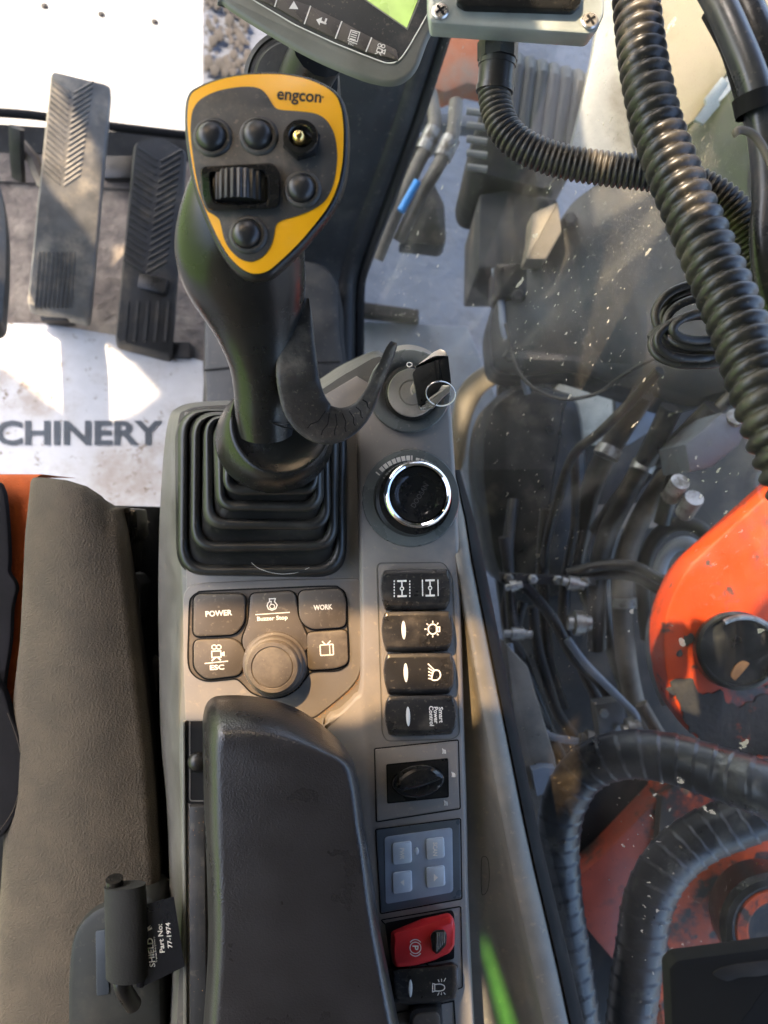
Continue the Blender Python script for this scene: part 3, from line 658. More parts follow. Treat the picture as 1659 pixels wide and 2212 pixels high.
# ---- ignition lock
ic = P(884, 846, 0); k6 = .24805 * D / S
b = NB(); lathe(b, ic, [(r * k6, h) for r, h in ((362, 0), (362, .003), (352, .0042), (300, .0048), (262, .003), (240, .001), (228, 0))], 60); part('ignition_bezel', b, m_bez, con)
lc_ = P(890, 848, .012); kk6 = .24805 * (D - .012) / S
b = NB(); lathe(b, lc_ - V((0, 0, .014)), [(r * kk6, h) for r, h in ((232, 0), (226, .011), (214, .0125))], 52); part('lock_collar', b, m_black, con)
b = NB(); lathe(b, lc_ - V((0, 0, .006)), [(r * kk6, h) for r, h in ((212, 0), (212, .0052), (206, .0062), (196, .006), (116, .006), (112, .0048), (106, .0048), (102, .0058), (0, .006))], 52); part('lock_barrel', b, m_steel, con)
b = NB(); stroke(b, Zs(Z6, ell(690, 410, 22, 19, 22)), 2.2, .0049, True); part('pictogram', b, m_print, con)
# ---- throttle dial
dc = P(887, 1076, 0)
b = NB(); lathe(b, dc, [(r * k6, h) for r, h in ((424, 0), (424, .0015), (416, .003), (340, .0042), (322, .0042), (318, .003))], 64); part('dial_bezel', b, m_bez, con)
b = NB(); dk = P(901, 1069, .016); kd = .24805 * (D - .016) / S; ax = V((.10, .04, 1))
lathe(b, P(892, 1078, .003), [(r * k6, h) for r, h in ((330, 0), (326, .006), (318, .009), (310, .016))], 56, ax); dial = part('throttle_dial', b, m_gloss, con, 'black rotary dial with chrome ring')
b = NB(); lathe(b, dk, [(r * kd, h) for r, h in ((300, -.004), (302, .0), (296, .004), (284, .0062), (268, .007), (252, .0062), (246, .0045), (243, .002))], 64, ax); part('chrome_ring', b, m_chrome, dial)
b = NB(); lathe(b, dk, [(r * kd, h) for r, h in ((245, .001), (243, .0042), (238, .0048), (200, .0046), (170, .0030), (164, .0028), (0, .0028))], 56, ax); part('dial_cap', b, m_gloss, dial)
n_ = ax.normalized(); u_ = (V((1, 0, 0)) - n_ * n_.x).normalized(); v_ = n_.cross(u_)
b = NB(); text(b, 'DOOSAN', *Z6(780, 1550), 58, 11, .0192, -58, .005, fn=lambda x, y: PL(x, y, dk + n_ * .0031, n_)); part('embossing', b, M('embossed_print', (.045, .04, .036), .5), dial)
b = NB(); cube(b, Matrix.Translation(P(*Z6(555, 1412), .0225)) @ Matrix.Rotation(rad(-20), 4, 'Z'), .0042, .0013, .002); part('pointer_mark', b, m_gloss, dial)
b = NB()
for i in range(14):
    a = rad(218 + i * 6.6); r0, r1 = 345, 388 if i < 9 else 372
    da = rad(5.2 if i % 8 else 2)
    q = [(700 + r0 * math.cos(a), 1590 + r0 * math.sin(a)), (700 + r1 * math.cos(a), 1590 + r1 * math.sin(a)), (700 + r1 * math.cos(a + da), 1590 + r1 * math.sin(a + da)), (700 + r0 * math.cos(a + da), 1590 + r0 * math.sin(a + da))]
    sheet(b, Zs(Z6, q), .0047)
part('dial_scale', b, m_print, con)
# ---- left recess with ball and rail beside the armrest
b = NB(); sheet(b, rnd([(404, 1528), (470, 1528), (470, 1736), (404, 1736)], 6), kz + .0004); part('side_recess', b, m_seal, con)
b = NB(); stroke(b, rnd([(410, 1536), (480, 1536), (480, 1730), (410, 1730)], 6), 3, kz + .0009, True); part('recess_rim', b, m_body, con)
b = NB(); lathe(b, P(428, 1645, kz), [(.0085 * math.cos(rad(a)), .0085 * math.sin(rad(a))) for a in range(0, 91, 15)], 24); part('ball_detent', b, m_black, con)
b = NB(); plate(b, [(408, 1742), (442, 1742), (452, 2900), (410, 2900)], kz + .006, .006, .002); part('side_rail', b, m_trim, con)
b = NB(); plate(b, [(393, 1560), (399, 1560), (408, 2900), (398, 2900)], kz + .003, .006, .0012); part('edge_rail', b, m_bezel, con)
# crumbs caught in the seams
b = NB()
def crumb(x, y, z, s): bmesh.ops.create_icosphere(b, subdivisions=1, radius=s, matrix=Matrix.Translation(P(x, y, z + s * .3)) @ Matrix.Rotation(random.random() * 6, 4, 'Z') @ Matrix.Diagonal((1, .6, .5, 1)))
sm = cr([Z7(1500, 470), Z7(1503, 700), Z7(1498, 900), Z7(1455, 1010), Z7(1380, 1095), Z7(1280, 1180), Z7(1160, 1290)], 30)
for i in range(170):
    x, y = random.choice(sm); crumb(x + random.gauss(0, 2), y + random.gauss(0, 2), kz, random.uniform(.0002, .0008))
for i in range(60):
    a = random.random() * 6.28; x, y = Z7(800 + 275 * math.cos(a), 850 + 275 * math.sin(a)); crumb(x, y, kz + .004, random.uniform(.0002, .0005))
for i in range(80):
    x = random.uniform(405, 1000); crumb(x, random.uniform(1225, 1620), .0 if x > 778 else kz, random.uniform(.00015, .0004))
for i in range(40): crumb(random.uniform(400, 440), random.uniform(1750, 2200), kz + .006, random.uniform(.0002, .0006))
solo('dirt_crumbs', b, m_dirt, kind='stuff')
# ================================================================ joystick
ZH = lambda x, y: (356.6 + x * .2645, 109.7 + y * .2645)
joy = thing('joystick', 'black joystick grip with yellow button face rising from a ribbed rubber boot', 'joystick', P(590, 980, .0))
def rr(x0, y0, x1, y1, r, z): return [P(x, y, z) for x, y in rnd([(x0, y0), (x1, y0), (x1, y1), (x0, y1)], r, 8)]
BX = [(384, 884, 747, 1243, 66), (411, 890, 730, 1193, 58), (438, 896, 714, 1144, 50), (463, 902, 699, 1105, 44), (481, 908, 690, 1070, 40), (500, 915, 680, 1040, 36)]
rings = [rr(380, 880, 750, 1246, 66, -.011)]
for i, (x0, y0, x1, y1, r) in enumerate(BX):
    z = .002 + i * .0105
    for ins, dz in ((3, -.006), (0, -.002), (1.5, .001), (6, .0036), (12, .0046), (18, .0036), (22, .0010), (23, -.001)):
        rings.append(rr(x0 + ins, y0 + ins * .35, x1 - ins, y1 - ins, max(r - ins * .8, 8), z + dz))
for R_ in rings:
    for i, p in enumerate(R_):
        a_ = math.atan2(p.y - .05, p.x + .09); R_[i] = p + V((math.cos(a_), math.sin(a_), 0)) * (.0007 * math.sin(3 * a_ + p.z * 160) + .0005 * math.sin(7 * a_ - p.z * 420)) + V((0, 0, .0006 * math.sin(5 * a_ + p.z * 300)))
b = NB(); loft(b, rings, c1=True); part('rubber_boot', b, m_rubber, joy, sharp=80)
b = NB(); tube(b, path([(861, 2228 - 1000 + 0, .01)] if 0 else [(543, 1215, .006), (556, 1226, .0065), (572, 1233, .0065), (592, 1238, .006), (612, 1240, .0055), (634, 1238, .006), (652, 1233, .0065), (668, 1226, .007)], 5), .00016, 5); solo('fibre', b, m_lens, 'pale curved hair lying on the lowest fold of the rubber boot', 'hair')
def el(cx, cy, rx, ry, z, n=56): return [P(x, y, z) for x, y in ell(cx, cy, rx, ry, n)]
b = NB(); loft(b, [el(592, 952, 110, 100, .046), el(592, 951, 124, 112, .048), el(592, 949, 128, 117, .054), el(593, 946, 128, 117, .062), el(598, 932, 119, 116, .074), el(605, 915, 112, 116, .084), el(607, 910, 109, 114, .0855), el(607, 908, 104, 110, .0855), el(607, 905, 98, 106, .0838), el(600, 895, 80, 86, .0830), el(590, 880, 60, 60, .088)])
part('collar', b, m_grip, joy)
# grip
sec = [(516, 640, 925, .078, .023), (508, 640, 880, .087, .0235), (506, 643, 840, .095, .023), (498, 645, 790, .105, .0225), (480, 648, 745, .114, .0225), (452, 653, 695, .124, .023), (418, 658, 645, .135, .0245), (393, 660, 597, .147, .026), (380, 658, 550, .158, .027), (379, 662, 500, .168, .027), (388, 676, 450, .177, .025), (405, 692, 400, .184, .022), (425, 705, 350, .189, .018), (440, 712, 300, .192, .013)]
sec = cr(sec, 3)
ctr = [(P(l, y, z) + P(r, y, z)) / 2 for l, r, y, z, h in sec]; rings = []
for i, (l, r, y, z, h) in enumerate(sec):
    t_ = (ctr[min(i + 1, len(ctr) - 1)] - ctr[max(i - 1, 0)]).normalized(); n_ = V((1, 0, 0)).cross(t_).normalized()
    wd = (P(r, y, z) - P(l, y, z)).length / 2
    rings.append([ctr[i] + V((1, 0, 0)) * (wd * math.copysign(abs(math.cos(a)) ** .9, math.cos(a))) + n_ * (h * math.sin(a)) for a in [2 * math.pi * k / 44 for k in range(44)]])
b = NB(); loft(b, rings, c0=True, c1=True); grip = part('grip', b, m_grip, joy, sharp=70)
# front shell seam
b = NB()
def grip_pt(i, a, lift=.0003):
    c = ctr[i]; v = rings[i][a % 44]; return v + (v - c).normalized() * lift
tube(b, [P(x, y, z) for x, y, z in cr([(512, 850, .100), (530, 868, .106), (575, 905, .106), (612, 922, .104), (655, 930, .10)], 5)], .0007, 6); part('seam', b, m_seal, grip)
# worn curved hand rest
pr = [(664, 645, .128, 4), (655, 690, .128, 22), (645, 740, .126, 37), (642, 790, .124, 45), (648, 840, .121, 47), (664, 885, .118, 48), (694, 914, .116, 45), (728, 918, .115, 39), (760, 906, .115, 30), (786, 882, .117, 22), (806, 845, .120, 16), (826, 800, .126, 13), (842, 762, .131, 12), (849, 745, .134, 10), (851, 739, .1345, 6)]
pr = cr(pr, 5); pts = [P(x, y, z) for x, y, z, r in pr]; rings = []
for i, p in enumerate(pts):
    t_ = (pts[min(i + 1, len(pts) - 1)] - pts[max(i - 1, 0)]).normalized(); sd = t_.cross(V((0, 0, 1))).normalized(); n_ = sd.cross(t_).normalized()
    wd = pr[i][3] * (D - pr[i][2]) / S; th = min(wd * .8, .0042 + .0018 * (i < 20))
    rings.append([p + sd * (wd * math.copysign(abs(math.cos(a)) ** .8, math.cos(a))) + n_ * (th * math.copysign(abs(math.sin(a)) ** .7, math.sin(a)) + .002 * math.cos(a) ** 2) for a in [2 * math.pi * k / 24 for k in range(24)]])
b = NB(); loft(b, rings, c0=True, c1=True); rest = part('hand_rest', b, m_rest, joy, 'worn curled rubber hand rest')
b = NB()
for i in (29, 32, 35, 38, 41, 44, 47):
    tube(b, [rings[i + (k - 6) // 4][k % 24] + V((0, 0, .00005)) for k in range(4, 9)], .0003, 5)
part('crease', b, m_seal, rest)
# head
zf = .2055
out_ = Zs(ZH, cr([(165, 480), (188, 350), (260, 285), (420, 222), (600, 183), (760, 168), (950, 172), (1150, 207), (1300, 265), (1400, 335), (1455, 430), (1482, 580), (1486, 760), (1472, 950), (1430, 1130), (1350, 1295), (1230, 1450), (1100, 1600), (950, 1742), (850, 1822), (745, 1848), (650, 1826), (560, 1760), (470, 1650), (380, 1480), (300, 1290), (235, 1100), (190, 850), (168, 650)], 4, True))
b = NB(); o = [P(x, y, zf) for x, y in out_]
loft(b, [zs(off(o, -.012), -.020), zs(off(o, -.002), -.013), zs(off(o, .0012), -.007), zs(off(o, .0008), -.0025), zs(off(o, -.0003), -.0006), off(o, -.0016)], c0=True)
part('head', b, m_black, joy, sharp=50)
yel = Zs(ZH, cr([(183, 500), (203, 375), (270, 310), (425, 242), (600, 203), (760, 190), (950, 193), (1140, 226), (1285, 283), (1380, 350), (1430, 440), (1453, 580), (1456, 760), (1442, 945), (1402, 1118), (1325, 1278), (1210, 1430), (1082, 1578), (936, 1718), (838, 1796), (745, 1820), (662, 1800), (578, 1738), (490, 1632), (402, 1465), (322, 1278), (256, 1090), (210, 850), (186, 650)], 4, True))
b = NB(); plate(b, yel, zf + .0004, .0008, .0001); fp = part('face_film', b, m_yellow, joy, 'yellow film border of the button face')
ch = Zs(ZH, cr([(210, 590), (228, 480), (290, 395), (420, 330), (580, 298), (700, 293), (780, 312), (832, 362), (878, 438), (928, 478), (1050, 490), (1200, 506), (1290, 542), (1350, 612), (1390, 710), (1405, 850), (1392, 1000), (1360, 1125), (1300, 1228), (1200, 1298), (1080, 1346), (950, 1386), (905, 1424), (890, 1500), (868, 1582), (810, 1668), (740, 1712), (680, 1720), (600, 1690), (522, 1612), (480, 1530), (460, 1440), (440, 1375), (398, 1338), (340, 1300), (300, 1212), (260, 1060), (226, 850), (209, 700)], 4, True))
b = NB(); plate(b, ch, zf + .0009, .0008, .0001); part('face_panel', b, m_face, joy, 'charcoal inner panel of the button face')
b = NB(); text(b, 'engcon', *ZH(1094, 392), 96, 27, zf + .0006, 4.5, .024); stroke(b, Zs(ZH, ell(1288, 378, 5, 5, 12)), 1.4, zf + .0006, True); part('lettering', b, m_ink, joy)
kh = .2645 * (D - zf) / S
for cx, cy, r, lab in ((375, 700, 1.0, 'upper left push button'), (752, 688, 1.0, 'upper middle push button'), (1108, 1125, .96, 'right hand push button'), (664, 1496, .98, 'lowest push button')):
    b = NB(); lathe(b, P(*ZH(cx + 14, cy + 8), zf + .0008), [(q * kh * r, h) for q, h in ((162, 0), (158, .0007), (148, .0014), (132, .0018), (126, .0017), (123, .0009))], 44); pb = part('push_button', b, m_face, joy, lab)
    b = NB(); lathe(b, P(*ZH(cx, cy), zf + .0017), [(q * kh * r, h) for q, h in ((122, 0), (119, .0002), (117, .0010), (111, .0021), (98, .0033), (78, .0043), (54, .0050), (27, .0054), (0, .0055))], 40); part('cap', b, m_cap, pb)
b = NB(); c = P(*ZH(1118, 748), zf + .0008)
lathe(b, c, [(q * kh, h) for q, h in ((158, 0), (158, .002), (150, .0028))], 6, rot=.3)
tg = part('mini_toggle', b, m_gloss, joy, 'mini toggle switch with brass tip', sharp=30)
b = NB(); lathe(b, c, [(q * kh, h) for q, h in ((146, .0024), (144, .0058), (134, .0070), (96, .0072), (84, .0064), (70, .0030), (66, .0022), (0, .0018))], 44); part('collar_ring', b, m_gloss, tg)
b = NB(); tip = P(*ZH(1088, 694), zf + .0115); bs_ = P(*ZH(1112, 770), zf + .003); tube(b, [bs_, bs_.lerp(tip, .7)], [.0023, .0026], 14); part('lever', b, m_gloss, tg)
b = NB(); ax = (tip - bs_).normalized(); lathe(b, tip - ax * .004, [(.0031, 0), (.0032, .003), (.0029, .0045), (.002, .0055), (0, .006)], 20, ax); part('tip', b, m_brass, tg)
# roller
fo = rnd([(282, 945), (885, 912), (945, 1010), (938, 1270), (880, 1292), (345, 1305), (300, 1200)], 45, 5)
fi = rnd([(362, 990), (815, 980), (845, 1080), (842, 1245), (500, 1256), (385, 1230)], 45, 5)
N_ = 72; fo, fi = resamp(Zs(ZH, fo), N_), resamp(Zs(ZH, fi), N_)
def align(a, c):
    k = min(range(N_), key=lambda q: (V(c[q]) - V(a[0])).length); return c[k:] + c[:k]
fi = align(fo, fi)
b = NB(); f = lambda L, z: [P(x, y, z) for x, y in L]
loft(b, [f(fo, zf + .0008), f(fo, zf + .0030), [p.lerp(q, .12) for p, q in zip(f(fo, zf + .0044), f(fi, zf + .0044))], [p.lerp(q, .85) for p, q in zip(f(fo, zf + .0046), f(fi, zf + .0046))], f(fi, zf + .0036), f(fi, zf + .0012)], c1=True)
ro = part('roller', b, m_gloss, joy, 'ribbed thumb roller in a glossy frame')
b = NB(); a0, a1 = P(*ZH(604, 1000), zf), P(*ZH(604, 1236), zf); Rr = .0186; nt_ = 34; rings = []
for t_ in (0, .04, .5, .96, 1):
    ring = []
    for k in range(nt_ * 6):
        a = 2 * math.pi * k / (nt_ * 6); q = Rr * (1 + .030 * math.cos(a * nt_)) * (.985 if t_ in (0, 1) else 1)
        ring.append(a0.lerp(a1, t_) + V((math.cos(a) * q, 0, math.sin(a) * q - Rr + .0075)))
    rings.append(ring)
loft(b, rings, c0=True, c1=True); bmesh.ops.bisect_plane(b, geom=b.verts[:] + b.edges[:] + b.faces[:], plane_co=(0, 0, zf + .0013), plane_no=(0, 0, 1), clear_inner=True)
part('wheel', b, m_rubber, ro, sharp=60)

# ================================================================ armrest
sil = cr([(438, 1600), (439, 1545), (452, 1512), (485, 1502), (560, 1506), (640, 1530), (710, 1578), (757, 1632), (774, 1690), (788, 1790), (812, 1950), (900, 2700), (462, 2700), (450, 2000), (441, 1750)], 8, True)
mid = cr([(452, 1640), (455, 1592), (468, 1566), (492, 1560), (560, 1562), (632, 1582), (700, 1612), (752, 1644), (770, 1690), (784, 1790), (807, 1950), (893, 2700), (474, 2700), (462, 2000), (455, 1790)], 8, True)
tpp = cr([(478, 1660), (479, 1620), (484, 1604), (502, 1600), (560, 1600), (624, 1612), (684, 1630), (734, 1652), (752, 1694), (766, 1790), (788, 1950), (875, 2700), (494, 2700), (485, 2000), (479, 1790)], 8, True)
lerp2 = lambda a, c, t_: [(p[0] * (1 - t_) + q[0] * t_, p[1] * (1 - t_) + q[1] * t_) for p, q in zip(a, c)]
g = lambda L, z: [P(x, y, z) for x, y in L]
arm = thing('armrest', 'long black leather grained armrest pad over the console', 'armrest', P(640, 1900, .01))
b = NB(); loft(b, [zs(off(g(sil, .03), -.01), -.02), g(sil, .032), g(lerp2(sil, mid, .25), .050), g(lerp2(sil, mid, .62), .066), g(mid, .076), g(lerp2(mid, tpp, .4), .0815), g(lerp2(mid, tpp, .72), .0838), g(tpp, .0842), off(g(tpp, .0844), -.0015)], c0=True)
part('pad', b, m_leather, arm, sharp=80)
b = NB(); plate(b, [(500, 1640), (720, 1690), (800, 2690), (515, 2690)], .012, .02, .002); part('support', b, m_body, arm)

# ================================================================ ignition key
key_ = thing('ignition_key', 'black headed ignition key standing turned in its lock', 'key', P(905, 850, .018))
k0 = lambda x, y: Z6(x, y)
fz = lambda x, y: .030 + (x - 720) * .00002
def kslab(pts, z0, z1=None, th=.0055, bev=.0006):
    o = [P(*k0(x, y), fz(x, y) + (z0 if z1 is None else z0 + (z1 - z0) * (x - 945) / 110)) for x, y in pts]
    b = NB(); loft(b, [zs(o, -th), zs(o, -bev), zs(off(o, -bev * .3), -bev * .3), off(o, -bev)], c0=True); return b
bow = part('key_bow', kslab(rnd([(718, 482), (760, 424), (900, 346), (945, 335), (974, 588), (942, 642), (860, 700), (800, 768), (770, 772)], 14, 3), .0120), m_black, key_)
part('key_side', kslab([(945, 335), (1030, 335), (1056, 582), (974, 588)], .0119, .0095), m_black, bow)
part('metal_edge', kslab(rnd([(738, 432), (905, 296), (960, 272), (1002, 290), (1030, 336), (945, 336), (898, 347), (760, 424)], 8, 3), .0124), m_steel, bow)
part('metal_edge', kslab(rnd([(974, 590), (1056, 584), (1045, 642), (985, 692), (900, 786), (790, 802), (770, 774), (800, 770), (860, 702), (942, 644)], 8, 3), .0116), m_steel, bow)
b = NB(); lp = [P(*k0(x, y), fz(x, y) + .0123) for x, y in rnd([(902, 385), (918, 372), (940, 540), (925, 552)], 8, 3)]; b.faces.new([b.verts.new(p) for p in lp]); part('slot', b, m_seal, bow)
b = NB(); text(b, 'DEVELON', *k0(838, 530), 27, 7, 0, -38, .012, fn=lambda x, y: P(x, y, .030 + ((x - 713.2) / .24805 - 720) * .00002 + .0123)); part('lettering', b, m_seal, bow)
b = NB(); tube(b, [P(*k0(715, 625), .014), P(*k0(760, 600), .038)], .0042, 10, flat=.35); part('blade', b, m_steel, key_)
t = thing('key_ring', 'small wire ring hanging from the ignition key', 'key ring', P(952, 850, .045))
b = NB(); c = P(*k0(962, 664), .047); tube(b, [c + V((math.cos(a) * .0112, math.sin(a) * .0085, math.sin(a) * .004 - math.cos(a) * .004)) for a in [2 * math.pi * k / 40 for k in range(41)]], .00055, 8); part('ring', b, m_steel, t)
b = NB(); lp = [P(*k0(x, y), .04) for x, y in ((975, 700), (998, 708), (978, 792), (964, 795))]; slab(b, lp, .0006); part('paper_tab', b, m_tan, t)
# ================================================================ seat, belt and gap on the left
ZL2 = lambda x, y: (x * .2808, 1590.9 + y * .2808)
seat = thing('driver_seat', 'grey brown grained seat cushion with orange stripe at the left', 'seat', P(120, 1700, -.2))
re = cr([(1042, 66), (1048, 130), (1062, 180), (1085, 215), (1120, 240), (1170, 254), (1250, 264), (1400, 283), (1550, 302), (1700, 317), (1850, 326), (1950, 330), (2330, 326)], 5)
def xr(y):
    if y <= re[0][0]: return re[0][1]
    for a, c in zip(re, re[1:]):
        if a[0] <= y <= c[0]: return a[1] + (c[1] - a[1]) * (y - a[0]) / max(c[0] - a[0], 1e-6)
    return re[-1][1]
_o2 = [(1000, 68), (1050, 65), (1157, 54), (1271, 49), (1385, 43), (1471, 33), (1528, 27), (1600, 22), (2400, -30)]
def xo2(y):
    for a, c in zip(_o2, _o2[1:]):
        if a[0] <= y <= c[0]: return a[1] + (c[1] - a[1]) * (y - a[0]) / (c[0] - a[0])
    return -30
xo1 = lambda y: -60
def seat_strip(xa, xb, rows, cols, roll, zc):
    b = NB(); G = []
    for y in rows:
        a, c = xa(y), xb(y); row = []
        for k in range(cols + 1):
            f = k / cols; x = a + (c - a) * f; row.append(P(x, y, zc(f, y)))
        if roll:
            e = row[-1]; prev = row[-2]
            for q in (20, 45, 70, 90): row.append(e + V((.012 * math.sin(rad(q)), 0, -.014 * (1 - math.cos(rad(q))))))
            row.append(row[-1] + V((-.055 * min(1, max(0, (y - 1060) / 160)), 0, -.12)))
        G.append(row)
    first = G[0]; G = [[p + V((0, .010, -.10)) for p in first], [p + V((0, .010, -.02)) for p in first], [p + V((0, .006, -.006)) for p in first]] + G
    loft(b, G, closed=False, c1=False); return b
rows = [1046 + i * 22 for i in range(58)]
crown = lambda f, y: -.052 + .014 * math.sin(math.pi * min(f * 1.05, 1)) - .012 * max(0, (1100 - y) / 60) ** 2 - (.02 * (f - .55) ** 2 if f > .55 else 0)
xfull = lambda y: xr(y) if y > 1170 else 254 + (y - 1170) * .16
_fy = [(-99, 1043), (66, 1043), (130, 1049), (180, 1063), (212, 1084), (234, 1112), (246, 1145), (250, 1175), (400, 1185)]
def yfront(x):
    for a, c in zip(_fy, _fy[1:]):
        if a[0] <= x <= c[0]: return a[1] + (c[1] - a[1]) * (x - a[0]) / (c[0] - a[0])
NC, NR = 26, 56; cols = []
for k in range(NC + 1):
    f = k / NC; yf = yfront(xo2(1110) + f * (xfull(1110) - 12 - xo2(1110))); col = []
    for r_ in range(NR + 1):
        v = r_ / NR; y = yf + (v ** 1.25) * (2800 - yf); x = xo2(y) + f * (xfull(y) - 14 - xo2(y))
        e = min(1, (y - yf) / 60); z = -.050 + .013 * math.sin(math.pi * (.08 + .86 * f)) - .008 * (1 - e) ** 2 - (.004 * max(0, 1 - f / .05))
        col.append(P(x, y, z))
    p0 = col[0]; col = [p0 + V((-.02, -.01, -.14)), p0 + V((-.002, .002, -.026)), p0 + V((0, .0055, -.014)), p0 + V((0, .0048, -.006)), p0 + V((0, .0028, -.0022))] + col
    cols.append(col)
last = cols[-1]
for q in (22, 45, 68, 88): cols.append([p + V((.0085 * math.sin(rad(q)), 0, -.014 * (1 - math.cos(rad(q))))) for p in last])
cols.append([p + V((-.012, 0, -.05)) for p in cols[-1]]); cols.append([p + V((-.05, 0, -.12)) for p in cols[-2]])
cols.insert(0, [p + V((-.001, 0, -.004)) for p in cols[0]]); cols.insert(0, [p + V((-.002, 0, -.03)) for p in cols[0]])
b = NB(); loft(b, cols, closed=False, c1=False); part('bolster', b, m_seat, seat, sharp=80)
part('orange_band', seat_strip(lambda y: -40, lambda y: xo2(y) + 4, [y for y in rows if y < 1600], 5, False, lambda f, y: -.066 + .004 * math.sin(math.pi * f) - .012 * max(0, (1085 - y) / 45) ** 2), m_orange_f, seat, sharp=80)
b = NB(); slab(b, [P(x, y, -.10) for x, y in ((-120, 1100), (150, 1090), (250, 1300), (300, 1900), (300, 2330), (-120, 2330))], .45); part('gap_dark_box', b, m_seal, seat)  # black box added under the seat to darken the gap
sc = cr([(150, 2330), (143, 2200), (146, 2080), (160, 2015), (195, 1972), (250, 1950), (335, 1945), (346, 2100), (350, 2330)], 6)
b = NB(); plate(b, sc, -.030, .04, .006); cov = part('side_cover', b, m_cover, seat)
b = NB(); plate(b, rnd([(206, 2012), (232, 2008), (236, 2148), (208, 2152)], 5, 3), -.0288, .002, .0006); part('label_plate', b, M('blue_grey_label', (.028, .036, .045), .5), cov)
# belt anchor: bent tube with webbing sleeve and part number tag
t = thing('belt_anchor', 'black bent tube wrapped in a webbing sleeve with a part number tag beside the seat', 'belt anchor', P(280, 2100, -.02))
b = NB(); tube(b, path([(247, 1898, .004), (252, 1960, .0), (262, 2060, .0), (262, 2105, .002), (266, 2135, .002), (288, 2170, -.012)], 6), .0068, 14); part('bent_tube', b, m_black, t)
b = NB(); sl = path([(270, 1912, .004), (272, 1980, .006), (273, 2050, .006), (274, 2108, .003)], 6)
fl = [.0165] * len(sl); tube(b, sl, fl, 28, flat=.62, fn=lambda s_, a: 1 + .010 * math.sin(s_ * 1900)); part('webbing_sleeve', b, m_web, t)
b = NB(); tube(b, path([(307, 1925, .003), (309, 2000, .004), (308, 2070, .004), (304, 2128, .002)], 6), .0035, 8); part('stitched_edge', b, m_cloth, t)
zt = lambda x, y: .004 - (x - 312) * .00006
tg_ = Zs(ZL2, [(1120, 1290), (1335, 1235), (1362, 1400), (1420, 1770), (1110, 1920)])
b = NB(); tp = [P(x, y, zt) for x, y in tg_]; loft(b, [zs(tp, -.0006), tp], c0=True); tag_ = part('tag', b, m_tag, t, 'black tag with part number')
b = NB(); f = lambda x, y: P(x, y, zt(x, y) + .0003)
text(b, 'SHIELD', *ZL2(1163, 1662), 63, 12.5, 0, -95.5, .02, fn=f); text(b, 'Part No:', *ZL2(1238, 1553), 62, 11, 0, -95.5, .02, fn=f); text(b, '77-1974', *ZL2(1300, 1530), 55, 10, 0, -95.5, .02, fn=f)
text(b, 'Trusted Everywhere', *ZL2(1196, 1640), 56, 5, 0, -95.5, .004, fn=f)
for q in (0, 1):
    pp = Zs(ZL2, [(1133, 1500 - q * 14), (1165, 1462), (1172, 1480 + q * 16)] if q == 0 else [(1132, 1470), (1160, 1450), (1140, 1500)]); b.faces.new([b.verts.new(f(*p)) for p in pp])
part('lettering', b, m_print, tag_)
# things in the gap
t = thing('belt_buckle', 'black seat belt buckle beside the front corner of the seat', 'buckle', P(270, 1170, -.12))
b = NB(); plate(b, rnd([(232, 1096), (295, 1100), (300, 1160), (286, 1170), (284, 1240), (246, 1240)], 5, 3), -.10, .03, .003); part('buckle_head', b, m_gloss, t)
b = NB(); plate(b, rnd([(255, 1095), (276, 1096), (278, 1152), (258, 1152)], 3, 2), -.098, .004, .001); part('release_button', b, m_black, t)
b = NB(); plate(b, rnd([(262, 1240), (292, 1242), (306, 1262), (303, 1336), (268, 1340)], 6, 3), -.118, .03, .003); part('bracket', b, m_trim, t)
t = thing('seat_rod', 'thin dusty rod with a ball end in the gap between seat and console', 'rod', P(328, 1600, -.22))
b = NB(); tube(b, [P(328, 1438, -.20), P(322, 1640, -.20), P(318, 1960, -.21)], .0065, 10); part('shaft', b, m_hosetan, t)
b = NB(); lathe(b, P(328, 1432, -.215), [(.013 * math.cos(rad(a)), .013 * math.sin(rad(a)) + .012) for a in range(-60, 91, 15)], 18); part('ball_end', b, m_hosetan, t)
b = NB(); slab(b, [P(x, y, -.30) for x, y in ((255, 1234), (430, 1234), (470, 2330), (255, 2330))], .02); solo('gap_dark_floor', b, m_seal, 'black slab added to darken the bottom of the gap between seat and console', 'filler')  # black floor slab added so the gap reads as shade
# dark garment at the left edge
t = thing('garment', 'dark cloth garment edge hanging over the left side of the seat', 'garment', P(10, 1400, -.03))
b = NB(); plate(b, cr([(-80, 1020), (-9, 1040), (5, 1056), (11, 1080), (17, 1150), (19, 1210), (18, 1236), (30, 1255), (35, 1272), (30, 1292), (25, 1320), (21, 1390), (9, 1470), (-2, 1560), (-80, 1600)], 5, True), -.050, .006, .002); part('sleeve', b, m_cloth, t)
b = NB(); plate(b, cr([(-60, 1440), (0, 1482), (22, 1540), (42, 1590), (54, 1650), (50, 1705), (32, 1762), (0, 1808), (-60, 1820)], 5, True), -.044, .008, .003); fl_ = part('hem_flap', b, m_cloth, t)
b = NB(); stroke(b, cr([(16, 1540), (36, 1594), (47, 1650), (43, 1700), (26, 1754), (-4, 1798)], 5), 1.2, -.0436); part('stitching', b, m_seat, fl_)
